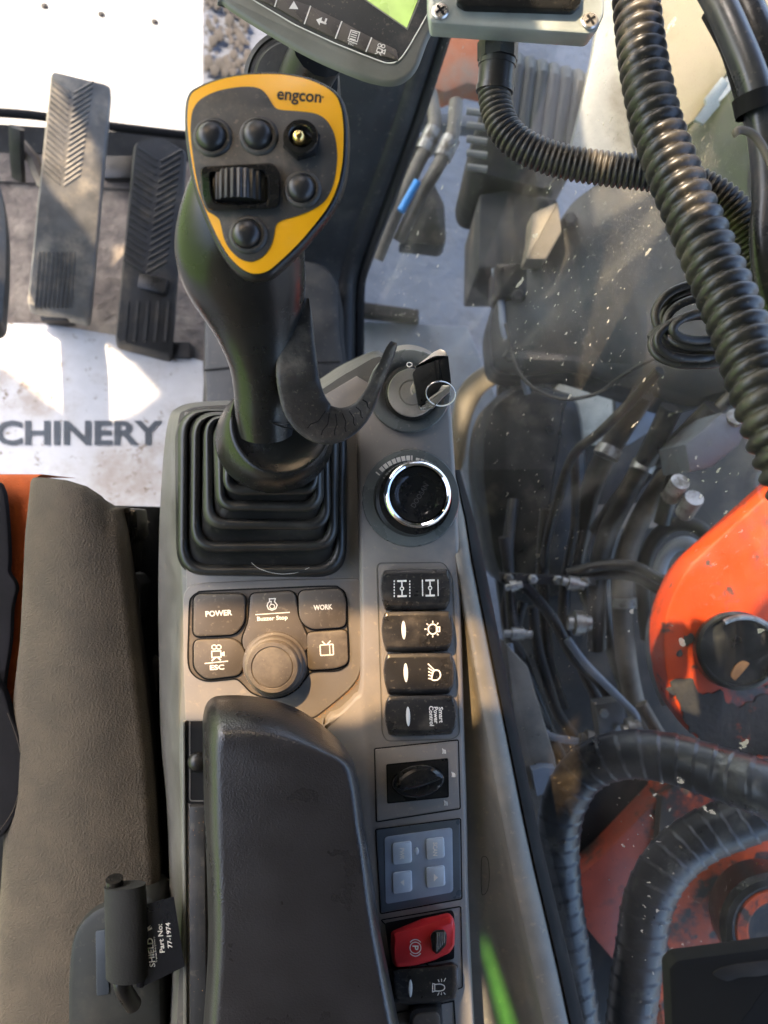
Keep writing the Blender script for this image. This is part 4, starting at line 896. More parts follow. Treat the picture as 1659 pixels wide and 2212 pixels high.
# ================================================================ right side: glass, trims, monitor, hoses
GA, GB, GG = P(985, 950, -.33), P(1240, 2212, -.12), V((.33, .30, .90))
GN = (GB - GA).cross(GG).normalized()
if GN.x > 0: GN = -GN                                       # points into the cab
PG = lambda x, y, o=0.0: PL(x, y, GA + GN * o, GN)
win = thing('side_window', 'dusty clear side window right of the console with black seal along its lower edge', 'window', PG(1100, 1500))
b = NB(); o = [PG(x, y) for x, y in ((750, 900), (768, 640), (796, 520), (874, 300), (952, 60), (1010, -110), (1800, -110), (1800, 2330), (1262, 2330), (1240, 2212), (1100, 1500), (1032, 1160), (985, 950), (900, 905))]
loft(b, [[p - GN * .005 for p in o], o], c0=True); gp = part('glass_pane', b, m_glass, win)
uvl = gp.data.uv_layers.new(name='UVMap'); e1 = (GB - GA).normalized(); e2 = GN.cross(e1)
for lo in gp.data.loops:
    q = gp.data.vertices[lo.vertex_index].co; uvl.data[lo.index].uv = (q.dot(e1), q.dot(e2))
# sill trim between console and glass
t = thing('sill_trim', 'grey moulded sill trim panel between the console and the side window', 'sill panel', P(1080, 1700, -.2))
zs_ = lambda y: -.016 - max(0, 1180 - y) * .0004
ys = [1015, 1060, 1120, 1200, 1300, 1400, 1500, 1600, 1700, 1800, 1900, 2000, 2100, 2212, 2400]
_ox = [(900, 930), (960, 968), (1000, 978), (1060, 990), (1120, 1003), (1200, 1015), (1536, 1082), (1839, 1143), (2062, 1196), (2168, 1219), (2400, 1268)]
def out_x(y):
    for a, c in zip(_ox, _ox[1:]):
        if a[0] <= y <= c[0]: return a[1] + (c[1] - a[1]) * (y - a[0]) / (c[0] - a[0])
sw_ = lambda y: max(8, min(28, 8 + (y - 960) * .085)) + max(0, (y - 1600) * .010)
b = NB(); G = []
for y in ys:
    xe = out_x(y); w_ = sw_(y); z = zs_(y) + .012; e_ = PG(xe + w_, y, .004)
    G.append([P(xe - 2, y, z - .012), P(xe, y, z - .002), P(xe + w_ * .2, y, z + .002), P(xe + w_ * .5, y, z), P(xe + w_ * .8, y, z - .006), P(xe + w_ * .95, y, z - .014), P(xe + w_ * .97, y, z - .03), e_])
loft(b, G, closed=False, c1=False); part('window_seal', b, m_seal, win, sharp=80)
b = NB(); G = []
for y in ys:
    xe = out_x(y) + 1; wd = max(12, 38 + (y - 1536) * .022); z = zs_(y)
    G.append([P(xe + 4, y, z - .10), P(xe + 4, y, z + .006), P(xe - 1, y, z + .013), P(xe - 6, y, z + .0155), P(xe - wd * .55, y, z + .017), P(xe - wd, y, z + .017), P(xe - wd - 4, y, z + .014), P(xe - wd - 11, y, z + .002), P(xe - wd - 30, y, z - .006), P(xe - wd - 110, y, z - .010), P(720, y, z - .03)])
loft(b, G, closed=False, c1=False); part('panel', b, m_trim2, t, sharp=80)
b = NB(); stroke(b, cr([(1040, 1860), (1046, 1850), (1054, 1858), (1057, 1890), (1054, 1920), (1046, 1932), (1040, 1925)], 4, True), 1.2, lambda x, y: zs_(y) - .0035, True); part('clip_mark', b, m_trim, t)
# ---------------------------------------------------------------- front pillar
pil = thing('front_pillar', 'dark grey front pillar with plastic trim running up behind the joystick', 'pillar', P(640, 800, -.6))
edge = [(752, 1010), (768, 880), (770, 760), (771, 640), (778, 585), (797, 525), (836, 420), (876, 310), (918, 185), (956, 66), (1000, -80)]
b = NB(); G = []
for x, y in cr(edge, 3):
    e = PG(x, y, .004); t_ = max(0, min(1, (y - 60) / 800)); wl_ = 325 * t_ + 300 * (1 - t_)
    f = lambda dx, up: e + V((-dx * (D - e.z) / S, 0, 0)) + V((0, 0, up))
    G.append([f(-4, -.10), f(-2, -.02), f(6, .004), f(16, .010), f(34, .010), f(38, .007), f(43, .007), f(47, .012), f(80, .030), f(130, .040), f(wl_ * .62, .042), f(wl_ * .64, .037), f(wl_ * .66, .042), f(wl_ - 24, .040), f(wl_ - 6, .032), f(wl_, .02), f(wl_ + 4, -.15)])
loft(b, G, closed=False, c1=False); part('trim', b, m_trim, pil, sharp=55)
b = NB(); G = [PG(x, y, .0) + V((.003, 0, 0)) for x, y in cr(edge, 4)]; tube(b, G, .010, 8); part('edge_seal', b, m_seal, pil)
b = NB(); plate(b, cr([(438, 1000), (442, 880), (438, 760), (448, 660), (520, 600), (640, 560), (720, 590), (735, 700), (735, 1000)], 5, True), -.52, .3, .01); part('foot_trim', b, m_trim, pil)
b = NB(); stroke(b, [(440, 800), (560, 788), (735, 782)], 4, -.5185); part('seam', b, m_seal, pil)
# ---------------------------------------------------------------- monitor
ZM = lambda x, y: (438.9 + x * .3307, y * .3307)
mon = thing('monitor', 'tilted grey display monitor with green screen and a row of symbol keys at the top', 'monitor', P(700, 40, .05))
zm = .10
body = [(250, -520), (90, -30), (120, 10), (200, 72), (400, 197), (700, 367), (1000, 497), (1150, 540), (1250, 546), (1330, 512), (1400, 432), (1468, 255), (1530, 120), (1760, -520)]
b = NB(); plate(b, Zs(ZM, cr(body, 4, True)), zm, .022, .0035, -.014); part('bezel', b, m_bezel, mon, sharp=50)
inn = [(430, -460), (300, -20), (330, 2), (600, 162), (860, 282), (1060, 362), (1200, 414), (1262, 406), (1300, 370), (1350, 295), (1470, 82), (1640, -460)]
b = NB(); plate(b, Zs(ZM, rnd(inn, 30, 4)), zm + .0006, .001, .0003); part('fascia', b, m_face, mon)
b = NB(); stroke(b, Zs(ZM, rnd(inn, 30, 4)), 2.6, zm + .0010, True); part('bright_edge', b, m_alu, mon)
b = NB(); sheet(b, Zs(ZM, [(700, -240), (1062, -4), (1330, 182), (1402, 0), (1520, -300)]), zm + .0011); part('screen', b, m_screen, mon)
b = NB(); stroke(b, Zs(ZM, [(690, -244), (1056, -2), (1334, 192), (1412, 0), (1530, -300)]), 3, zm + .0010); part('screen_frame', b, m_bezel, mon)
kp_ = [(300, -75), (480, 12), (700, 40), (905, 140), (1100, 245), (1262, 318)]
seps = [((492, -40), (466, 45)), ((702, 38), (660, 158)), ((906, 138), (863, 252)), ((1101, 244), (1062, 340))]
def sepkey(a, c, lab, marks):
    b = NB(); plate(b, Zs(ZM, rnd([a[0], c[0], c[1], a[1]], 6, 3)), zm + .0022, .0016, .0005); k_ = part('monitor_key', b, m_key, mon, lab)
    b = NB(); marks(b); part('pictogram', b, m_print, k_)
zz = zm + .0024; n = lambda p, q, f=.0: (p[0] + q[0], p[1] + q[1])
ks = [((330, -110), (312, -28)), *[(s_[0], (s_[1][0] + 8, s_[1][1] + 0)) for s_ in seps], ((1262, 322), (1276, 392))]
def mk0(b): stroke(b, Zs(ZM, [(400, -30), (420, -10)]), 2, zz)
def mk1(b): sheet(b, Zs(ZM, [(592, 6), (622, 60), (560, 58)]), zz)
def mk2(b):
    sheet(b, Zs(ZM, [(738, 128), (778, 112), (772, 134), (806, 150), (818, 126), (802, 118), (808, 118), (808, 118)][:4] + [(804, 160), (764, 148), (760, 166)]), zz); stroke(b, Zs(ZM, [(806, 120), (792, 158)]), 4, zz)
def mk3(b):
    c, s_ = (985, 240), 1
    stroke(b, Zs(ZM, [(966, 196), (1022, 212), (1006, 272), (948, 254)]), 2, zz, True)
    for q in range(4): stroke(b, Zs(ZM, [(970 - q * 4, 208 + q * 14), (1008 - q * 4, 220 + q * 14)]), 2, zz)
    stroke(b, Zs(ZM, [(944, 264), (1006, 288)]), 2, zz); text(b, 'ESC', *ZM(966, 288), 12, 5, zz, 17, .01)
def mk4(b):
    for cx, cy_ in ((1152, 296), (1176, 302)): stroke(b, Zs(ZM, ell(cx, cy_, 11, 11, 16)), 1.7, zz, True)
    stroke(b, Zs(ZM, [(1140, 312), (1170, 324), (1162, 346), (1132, 334)]), 2, zz, True); stroke(b, Zs(ZM, [(1172, 332), (1190, 326), (1184, 352), (1168, 342)]), 2, zz, True)
    stroke(b, Zs(ZM, [(1144, 342), (1122, 352)]), 2, zz); stroke(b, Zs(ZM, [(1152, 346), (1162, 364)]), 2, zz)
for i, f in enumerate((mk0, mk1, mk2, mk3, mk4)): sepkey(ks[i], ks[i + 1], ('first monitor key', 'play triangle key', 'return arrow key', 'list symbol key', 'camera symbol key')[i], f)
b = NB()
for a, c in seps: stroke(b, Zs(ZM, [a, c]), 2.8, zz + .0002)
part('divider_line', b, m_print, mon)
b = NB(); tube(b, path([(642, 250, -.02), (650, 190, .02), (690, 110, .06)], 6), .020, 14); part('stalk', b, m_black, mon)
b = NB(); lathe(b, P(630, 182, .01), [(.036, -.03), (.0385, 0), (.0375, .006), (.034, .0075), (.033, .006), (.030, .0065), (.026, .012), (.012, .014), (0, .014)], 48, V((-.05, -.25, 1))); part('pivot_disc', b, m_trim, mon)
# ---------------------------------------------------------------- junction box with cable gland
ZB = lambda x, y: (904.6 + x * .4545, y * .4545)      # zoom of (1650,0)-(3024,1000)
jb = thing('junction_box', 'pale cast aluminium junction box with two cross head screws at the top', 'junction box', P(1100, 20, .12))
b = NB(); plate(b, Zs(ZB, rnd([(40, -340), (40, 40), (46, 108), (840, 162), (884, 60), (900, -340)], [5, 5, 36, 40, 20, 5], 6)), .165, .016, .0025, -.002); part('box', b, m_alu, jb)
b = NB(); plate(b, Zs(ZB, rnd([(180, -320), (182, 4), (220, 28), (740, 44), (776, 10), (790, -320)], 14, 4)), .170, .006, .0015); part('lid', b, m_black, jb)
for x, y in ((102, 56), (812, 102)):
    b = NB(); c = P(*ZB(x, y), .1648); lathe(b, c, [(.0050, 0), (.0050, .0010), (.0042, .0018), (0, .0022)], 28); s_ = part('screw', b, m_steel, jb)
    b = NB()
    for a in (35, 125): cube(b, Matrix.Translation(c + V((0, 0, .0018))) @ Matrix.Rotation(rad(a), 4, 'Z'), .0062, .0013, .0012)
    part('cross_slot', b, m_seal, s_)
b = NB()
gl = [P(*ZB(x, y), z) for x, y, z in ((386, 110, .140), (376, 205, .137), (374, 290, .136), (364, 300, .136), (360, 432, .133))]
k_ = (D - .137) / S * .4545
tube(b, [gl[0], gl[1]], [92 * k_, 90 * k_], 28); tube(b, [gl[1], gl[2]], [98 * k_, 96 * k_], 8); tube(b, [gl[2], gl[4]], [86 * k_, 84 * k_], 28)
for f in (.08, .95): p = gl[2].lerp(gl[4], f); d = (gl[4] - gl[2]).normalized() * .0016; tube(b, [p - d, p + d], 90 * k_, 28)
part('cable_gland', b, m_hose, jb)
# ---------------------------------------------------------------- conduit and spiral hose
def hose(name, label, cat, px, r, pitch, amp, m, helix, seg=28, n=10, power=1.0, group=None):
    pp = cr(px, n); pts = [P(q[0], q[1], q[2]) for q in pp]
    L = sum((a - c).length for a, c in zip(pts, pts[1:])); pts = even(pts, pitch / 8)
    fn = lambda s, a: 1 + amp * (abs(math.sin(math.pi * s / pitch - (a / 2 if helix else 0))) ** power - .5)
    b = NB(); N = len(pts); rr_ = [r[0] + (r[1] - r[0]) * i / N for i in range(N)] if isinstance(r, tuple) else r
    tube(b, pts, rr_, seg, fn); return solo(name, b, m, label, cat, group, sharp=180)
hose('corrugated_conduit', 'finely corrugated brown black conduit curving from the junction box to the right edge', 'conduit', [(1066, 186, .133), (1072, 232, .134), (1092, 282, .136), (1140, 322, .138), (1220, 350, .140), (1320, 366, .144), (1420, 378, .150), (1500, 398, .156), (1570, 440, .160), (1616, 500, .162), (1650, 580, .164), (1680, 700, .165)], .0095, .0036, .20, m_hose, False, power=.8)
hose('spiral_hose', 'thick dark cable in heavy spiral wrap crossing down the right side', 'hose', [(1368, -80, .15), (1378, 40, .155), (1394, 160, .165), (1422, 280, .175), (1462, 390, .185), (1506, 490, .195), (1548, 590, .205), (1586, 680, .215), (1622, 780, .225), (1660, 890, .235), (1720, 1040, .24), (1800, 1230, .24), (1920, 1450, .23)], (.0120, .0138), .0086, .36, m_hose, True, seg=36, power=.62)
# grab rail and its cables
gr = thing('grab_rail', 'dark painted tubular rail with strapped cables at the upper right edge', 'rail', P(1640, 300, .2))
b = NB(); tube(b, path([(1490, -90, .16), (1545, -10, .17), (1592, 90, .18), (1630, 190, .185), (1652, 300, .185), (1660, 420, .185), (1654, 520, .185), (1668, 640, .185), (1700, 760, .185), (1740, 920, .185), (1790, 1150, .185), (1850, 1500, .18)], 8), .0088, 18); part('tube', b, m_rail, gr)
b = NB(); tube(b, path([(1560, -90, .15), (1600, 0, .155), (1640, 90, .16), (1690, 200, .16), (1760, 360, .16), (1820, 600, .16)], 6), .011, 16); part('second_tube', b, m_rail, gr)
b = NB(); tube(b, path([(1530, 30, .165), (1572, 110, .170), (1600, 200, .172), (1622, 260, .174), (1640, 300, .176)], 6), .0042, 10); part('cable', b, m_black, gr)
b = NB(); p = P(1640, 222, .186); lathe(b, p - V((.002, .006, 0)), [(.0108, 0), (.0108, .010)], 18, V((-.25, 1, .1))); part('cable_tie', b, m_seal, gr)
b = NB(); tube(b, path([(1594, 292, .20), (1590, 285, .20), (1602, 281, .20), (1626, 290, .20), (1648, 318, .20), (1672, 370, .20)], 6), .0022, 10); part('tie_tail', b, m_hosetan, gr)
# coil of thin cable
pts = []
for i in range(9 * 40 + 24):
    a = 2 * math.pi * i / 40 + 1.2; q = i // 40; f = i / 40
    if f < 4.3: cx, cy_, rx, ry = 1502 + 3 * q, 674 + 7 * q, 92 - 5 * q, 64 - 4 * q
    else: cx, cy_, rx, ry = 1492 + 4 * q, 742 - 7 * (q - 4), 118 - 8 * (q - 4), 62 - 6 * (q - 4)
    pts.append(P(cx + rx * math.cos(a), cy_ + ry * math.sin(a) - (cx + rx * math.cos(a) - 1500) * .10, .130 + .004 * q + .01 * math.sin(a * .5 + q)))
pts = [sum((pts[min(max(i + k, 0), len(pts) - 1)] for k in range(-3, 4)), V()) / 7 for i in range(len(pts))]
b = NB(); tube(b, pts, .0026, 10); solo('cable_coil', b, m_hose, 'coil of thin dark cable hanging behind the spiral hose', 'cable')
# black box at the bottom right corner, close to the camera
bx = thing('black_box', 'black box with worn silver corner at the bottom right edge', 'box', P(1560, 2120, .12))
b = NB(); plate(b, rnd([(1444, 2092), (1462, 2074), (1720, 2040), (1720, 2400), (1458, 2400)], 8, 3), .22, .010, .003, .0); part('case', b, m_seal, bx)
b = NB(); plate(b, cr([(1540, 2104), (1570, 2088), (1620, 2080), (1680, 2074), (1700, 2092), (1650, 2108), (1600, 2112), (1570, 2120)], 4, True), .2206, .001, .0003); part('worn_patch', b, m_grime, bx)
# ================================================================ outside the side window
m_fit = M('dull_fitting', (.30, .29, .27), .42, .5, mottle=((.10, .085, .065), 40, .52, .1), var=.2)
def pplate(name, label, cat, px, z, m, th=.02, n=None, r=0, par=None, bev=.003):
    q = rnd(px, r, 4) if r else px
    b = NB(); plate(b, q, z, th, bev) if not callable(z) else (loft(b, [[P(x, y, z(x, y)) - V((0, 0, th)) for x, y in q], [P(x, y, z(x, y)) for x, y in q]], c0=True))
    return part(name, b, m, par) if par else solo(name, b, m, label, cat)
# lower deck of the machine, under the hoses
b = NB(); slab(b, [P(x, y, -.95) for x, y in ((1090, 600), (1900, 300), (1900, 2500), (1240, 2500), (1060, 1150))], .03); solo('machine_deck', b, m_grime, 'dark grimy steel deck under the hydraulic hoses outside the window', 'deck')
# pale yard furniture behind
pplate('ground_beam', 'long grey painted beam lying across the yard seen below the pillar edge', 'beam', [(700, 640), (905, 668), (905, 690), (700, 668)], -1.25, m_grime, .06)
pplate('ground_sheet', 'pale blue grey steel plate on the yard beyond the window', 'plate', [(700, 690), (1010, 705), (1090, 905), (1045, 1130), (940, 1130), (700, 1130)], -1.30, m_greyp, .03)
pplate('step_plate', 'pale sunlit curved step plate beyond the key', 'plate', cr([(985, 860), (1030, 800), (1090, 782), (1140, 790), (1130, 812), (1060, 836), (1020, 900), (1000, 1010), (975, 1010)], 4, True), -1.05, m_tan, .02)
# beige sunlit panel at the upper right and the pale panel beside it
pplate('beige_panel', 'large beige dusty body panel at the upper right beyond the hoses', 'panel', [(1470, -120), (1356, 172), (1366, 240), (1392, 340), (1500, 260), (1570, 160), (1800, -20), (1800, -120)], -.55, m_tan, .02, bev=.004)
pplate('body_sheet', 'pale grey white panel behind the spiral hose at the top', 'panel', [(1270, -120), (1290, 60), (1280, 120), (1262, 200), (1230, 330), (1300, 350), (1375, 330), (1400, 120), (1460, -120)], -.60, M('pale_grey_paint', (.20, .205, .20), .5, mottle=((.12, .115, .105), 8, .6, .1)), .02)
pplate('slotted_strip', 'thin stepped grey metal strip on the edge of the beige panel', 'strip', [(1500, 258), (1526, 225), (1523, 212), (1560, 165), (1575, 180), (1552, 214), (1556, 226), (1520, 268)], -.53, m_greyp, .006, bev=.001)
# big dark sloping cover
zc = lambda x, y: -.62 + (x - 1300) * .00035
b = NB(); px = rnd([(1800, 60), (1640, 120), (1560, 215), (1480, 262), (1380, 330), (1240, 430), (1180, 520), (1090, 600), (1060, 700), (1068, 800), (1130, 812), (1240, 800), (1500, 880), (1800, 800)], 26, 4)
o = [P(x, y, zc(x, y)) for x, y in px]; loft(b, [[p - V((0, 0, .12)) for p in o], zs(o, -.01), off(o, -.012)], c0=True)
solo('engine_cover', b, M('dark_cover', (.013, .0145, .0165), .42, spec=.3, mottle=((.045, .038, .030), 7, .56, .15), var=.3), 'broad dark dusty cover sloping away beyond the window', 'cover')
# tyre-like dark hump
b = NB(); plate(b, cr([(1140, 820), (1078, 850), (1044, 900), (1032, 980), (1040, 1090), (1085, 1260), (1270, 1260), (1270, 900), (1210, 832)], 5, True), -.86, .16, .045)
solo('dark_drum', b, m_oil, 'rounded dark drum beyond the throttle dial seen through the window', 'drum')
# ribbed air box
ab = thing('air_box', 'dark ribbed air box with rounded fins behind the conduit', 'air box', P(1150, 350, -.75))
b = NB(); plate(b, rnd([(1010, 330), (1050, 200), (1270, 170), (1262, 330), (1180, 410), (1020, 372)], 20, 4), -.68, .25, .012); part('case', b, m_grime, ab)
for i in range(7):
    x = 1116 + i * 26; b = NB(); tube(b, [P(x, 132 + i * 7, -.66), P(x + 2, 150 + i * 7, -.63), P(x - 16, 300 + i * 4, -.64)], .0135, 12); part('fin', b, M('fin_grey', (.035, .037, .04), .6, var=.2) if i == 0 else bpy.data.materials['fin_grey'], ab)
for i in range(5):
    b = NB(); tube(b, [P(1008, 240 + i * 30, -.655), P(1052, 246 + i * 30, -.655)], .006, 8); part('vent_slat', b, m_trim2, ab)
pplate('battery_box', 'dark square box under the air box beyond the window', 'box', [(1036, 420), (1100, 410), (1205, 432), (1200, 580), (1034, 580)], -.72, M('dusty_dark_box', (.025, .026, .028), .6, mottle=((.07, .06, .05), 9, .6, .15), var=.2), .25, r=6)
pplate('tan_bracket', 'tan dusty bracket catching the sun beside the dark square box', 'bracket', [(1150, 460), (1206, 435), (1214, 500), (1180, 560), (1136, 560), (1146, 510)], -.62, m_tan, .05, r=4)
b = NB(); cube(b, Matrix.Translation(P(1105, 620, -.72)), .07, .06, .08, .008); solo('hinge_block', b, m_oil, 'small black hinge block with bolt below the dark square box', 'block')
b = NB(); tube(b, path([(1068, 580, -.70), (1082, 650, -.70), (1090, 720, -.70), (1120, 790, -.72), (1140, 850, -.74)], 6), .006, 8); solo('thin_pipe', b, m_greyp, 'thin pale pipe curving down beside the hinge block', 'pipe')
# fittings and hoses near the pillar
hz = thing('orange_bracket', 'weathered orange machine bracket beside the monitor seen through the glass', 'bracket', P(1000, 120, -1.0))
b = NB(); plate(b, [(930, 60), (1060, 40), (1050, 190), (1010, 180), (960, 200), (910, 180)], -1.0, .06, .01); part('plate', b, M('faded_orange', (.50, .14, .05), .7, mottle=((.3, .2, .14), 8, .55, .15)), hz)
b = NB(); plate(b, [(880, 236), (1060, 250), (1056, 278), (870, 262)], -.98, .04, .006); part('cross_bar', b, m_greyp, hz)
for i, (a, lab) in enumerate((([(900, 200, -.98), (890, 300, -.95), (850, 420, -.95), (820, 520, -1.0)], 'first'), ([(930, 200, -.96), (938, 280, -.93), (900, 360, -.93), (860, 450, -.96), (815, 560, -1.0)], 'second'), ([(985, 220, -.94), (975, 300, -.92), (940, 370, -.92), (910, 420, -.95), (862, 520, -1.0)], 'third'))):
    t = thing('cylinder_hose', ('grey hose nearest the pillar running down to the yard', 'grey hose with silver end fitting, middle of the three beside the pillar', 'grey hose with silver end fitting closest to the air box')[i], 'hose', P(*a[0]), 'three hoses beside the pillar')
    b = NB(); tube(b, path(a, 8), .014, 12); part('hose_body', b, m_hosetan if i else m_grime, t)
    b = NB(); p0, p1 = P(*a[1]), P(*a[1]).lerp(P(*a[2]), .6); tube(b, [p0, p1], .019, 12); part('end_fitting', b, m_fit, t)
b = NB(); tube(b, [P(866, 456, -.90), P(902, 392, -.90)], .008, 10); solo('blue_sleeve', b, m_blue, 'bright blue plastic sleeve on a hose beside the pillar', 'sleeve')
pplate('dark_wedge', 'dark triangular plate standing on the yard beside the blue sleeve', 'plate', [(860, 520), (935, 390), (960, 440), (964, 520), (952, 530)], -1.15, m_oil, .08, r=8)
# sunlit ground between the hoses, its brightness put into the tan colour
pplate('sunlit_ground', 'pale tan slab coloured like sunlit ground between the black hoses', 'patch', [(1150, 880), (1220, 820), (1340, 830), (1345, 960), (1130, 960)], -.93, M('sunlit_tan', (.62, .54, .40), .7, mottle=((.40, .34, .25), 12, .6, .1)), .02)
pplate('blue_plate', 'blue grey painted plate between hoses at the upper right of the hose bundle', 'plate', [(1330, 850), (1460, 800), (1450, 900), (1360, 960), (1330, 960)], -.80, m_greyp, .02)
pplate('brown_beam', 'brown dusty cross beam behind the hose bundle', 'beam', [(1128, 1098), (1420, 1085), (1425, 1140), (1120, 1150)], -.88, M('brown_dust', (.16, .125, .095), .8, var=.2), .05)
pplate('blue_grey_gap', 'small blue grey plate above the brown cross beam', 'plate', [(1150, 990), (1240, 980), (1236, 1088), (1128, 1092)], -.90, m_greyp, .02)
# hose bundle
def hh(label, px, r, m, z0, z1, group='hoses in the engine bay', n=8, fit=None):
    N = len(px); pts = path([(x, y, z0 + (z1 - z0) * i / (N - 1)) for i, (x, y) in enumerate(px)], n)
    b = NB(); tube(b, pts, r, 14); return solo('hydraulic_hose', b, m, label, 'hose', group)
hh('slim black hose running diagonally from the cable coil down to the left clamp', [(1425, 800), (1370, 860), (1300, 930), (1238, 985), (1205, 1080), (1180, 1180), (1175, 1260)], .0075, m_oil, -.45, -.70)
hh('slim straight hose hanging in front of the brown cross beam', [(1240, 985), (1243, 1060), (1240, 1150), (1222, 1240)], .007, m_oil, -.60, -.70)
hh('thick black hose passing left of the tan board', [(1390, 850), (1340, 930), (1300, 1000), (1270, 1080), (1235, 1240)], .018, m_oil, -.55, -.72)
hh('thick black hose in the middle of the bundle with dull shine', [(1450, 880), (1400, 985), (1350, 1075), (1310, 1160), (1290, 1260), (1290, 1400)], .016, m_oil, -.50, -.72)
hh('thick dusty tan hose behind the middle black hose', [(1480, 980), (1420, 1060), (1370, 1150), (1345, 1250), (1350, 1400), (1375, 1530), (1420, 1640)], .017, m_hosetan, -.60, -.72)
hh('upper of the paired black hoses looping right towards the orange plate', [(1225, 1240), (1300, 1222), (1370, 1224), (1430, 1252), (1500, 1262), (1560, 1250), (1630, 1200)], .0085, m_oil, -.55, -.50)
hh('lower of the paired black hoses looping right towards the orange plate', [(1225, 1258), (1300, 1240), (1370, 1246), (1430, 1275), (1500, 1285), (1570, 1278), (1640, 1240)], .0085, m_oil, -.56, -.52)
hh('outermost arched grey hose behind the orange plate', [(1560, 1200), (1510, 1140), (1450, 1135), (1405, 1180), (1388, 1260), (1400, 1380)], .012, m_grime, -.60, -.68)
hh('inner arched grey hose behind the orange plate', [(1540, 1220), (1490, 1175), (1450, 1185), (1425, 1230), (1420, 1320), (1450, 1420)], .011, m_greyp, -.58, -.66)
hh('slim hose dropping from the left clamp to the lower elbow', [(1130, 1300), (1112, 1380), (1120, 1440), (1150, 1510), (1180, 1570), (1215, 1610)], .008, m_oil, -.62, -.62)
hh('second slim hose dropping beside the left clamp', [(1150, 1310), (1162, 1400), (1182, 1470), (1205, 1540), (1240, 1590)], .009, m_grime, -.64, -.66)
hh('third slim hose bending right from the left clamp', [(1120, 1250), (1190, 1330), (1240, 1420), (1300, 1480), (1330, 1540), (1340, 1600)], .009, m_oil, -.56, -.62)
hh('fourth slim hose crossing behind the clamp to the lower fittings', [(1220, 1260), (1222, 1350), (1262, 1450), (1300, 1530), (1320, 1580)], .010, m_oil, -.66, -.68)
hh('fine grey hose from the clamp sweeping past the lower rockers reflection', [(1088, 1160), (1100, 1260), (1092, 1340), (1130, 1420)], .008, m_grime, -.58, -.62)
hh('brown rusty pipe low in the engine bay beside the orange plate', [(1385, 1520), (1420, 1580), (1460, 1640), (1500, 1700)], .010, m_hosetan, -.62, -.62)

for lab, px, r, m, z0, z1 in (
    ('black hose leaving the dark drum and dropping to the crossbar fitting', [(1110, 1080), (1098, 1180), (1102, 1280), (1110, 1370)], .009, m_oil, -.62, -.56),
    ('black hose running straight down between crossbar fitting and stubby fitting', [(1180, 1100), (1172, 1220), (1176, 1340), (1188, 1440), (1215, 1530)], .011, m_oil, -.68, -.70),
    ('dark hose bowed left of the dusty tan hose', [(1330, 1140), (1305, 1230), (1308, 1330), (1330, 1430), (1368, 1520)], .012, m_oil, -.74, -.74),
    ('thin grey pipe ending at the brass elbow', [(1100, 1390), (1112, 1450), (1140, 1510), (1160, 1560), (1190, 1590), (1250, 1602)], .0055, m_greyp, -.54, -.52),
    ('thin grey pipe ending at the grey elbow', [(1225, 1380), (1262, 1430), (1310, 1480), (1350, 1520), (1372, 1545), (1376, 1572)], .006, m_greyp, -.54, -.53),
    ('hose crossing the blue grey plate towards the valve block', [(1290, 1150), (1340, 1080), (1400, 1010), (1470, 950), (1540, 880)], .015, m_oil, -.66, -.50),
    ('outermost black hose under the cable coil', [(1620, 830), (1560, 880), (1500, 960), (1455, 1040), (1430, 1130)], .013, m_oil, -.50, -.60),
    ('wide black hose lowest beside the window rail', [(1120, 1420), (1150, 1500), (1190, 1600), (1230, 1680)], .014, m_oil, -.66, -.60),
    ('slack black hose behind the stubby fitting', [(1250, 1180), (1262, 1280), (1300, 1350), (1340, 1420), (1352, 1500), (1400, 1600)], .012, m_oil, -.78, -.78),
    ('pale grey hose beside the orange plate edge', [(1430, 1290), (1408, 1360), (1412, 1440), (1440, 1520)], .009, m_greyp, -.60, -.60)):
    hh(lab, px, r, m, z0, z1)
for i, (x0, y0, x1, y1, r, lab) in enumerate(((1088, 1368, 1150, 1370, .008, 'dull crossbar fitting left of the hose bundle'), (1226, 1345, 1276, 1347, .015, 'stubby silver fitting in the middle of the hose bundle'), (1214, 1255, 1262, 1266, .009, 'pale clamp where the paired hoses start'), (1252, 1596, 1290, 1606, .013, 'brass coloured elbow fitting low in the bay'), (1346, 1580, 1384, 1570, .014, 'grey elbow fitting right of the brass elbow'), (1092, 1270, 1128, 1262, .007, 'small silver fitting on the leftmost hose'))):
    a, c = P(x0, y0, -.52), P(x1, y1, -.52); b = NB()
    tube(b, [a, a.lerp(c, .28), a.lerp(c, .281), a.lerp(c, .7), a.lerp(c, .701), c], [r * .75, r * .75, r * 1.25, r * 1.25, r * .8, r * .8], 10); solo('hose_fitting', b, m_fit if i != 3 else m_hosetan, lab, 'fitting', 'hose fittings in the engine bay', sharp=40)
vb = thing('valve_block', 'pale grey valve block with short pipes at the upper right beside the orange plate', 'valve block', P(1530, 960, -.45))
b = NB(); plate(b, [(1480, 960), (1560, 890), (1625, 905), (1600, 960), (1540, 1010), (1490, 1020)], -.42, .10, .006); part('block', b, M('grey_block', (.10, .108, .12), .45, mottle=((.05, .045, .04), 14, .55, .12)), vb)
for x, y in ((1470, 1040), (1500, 1075), (1590, 900)):
    b = NB(); tube(b, [P(x, y, -.42), P(x - 22, y + 34, -.45)], .013, 12); part('port', b, m_fit, vb)
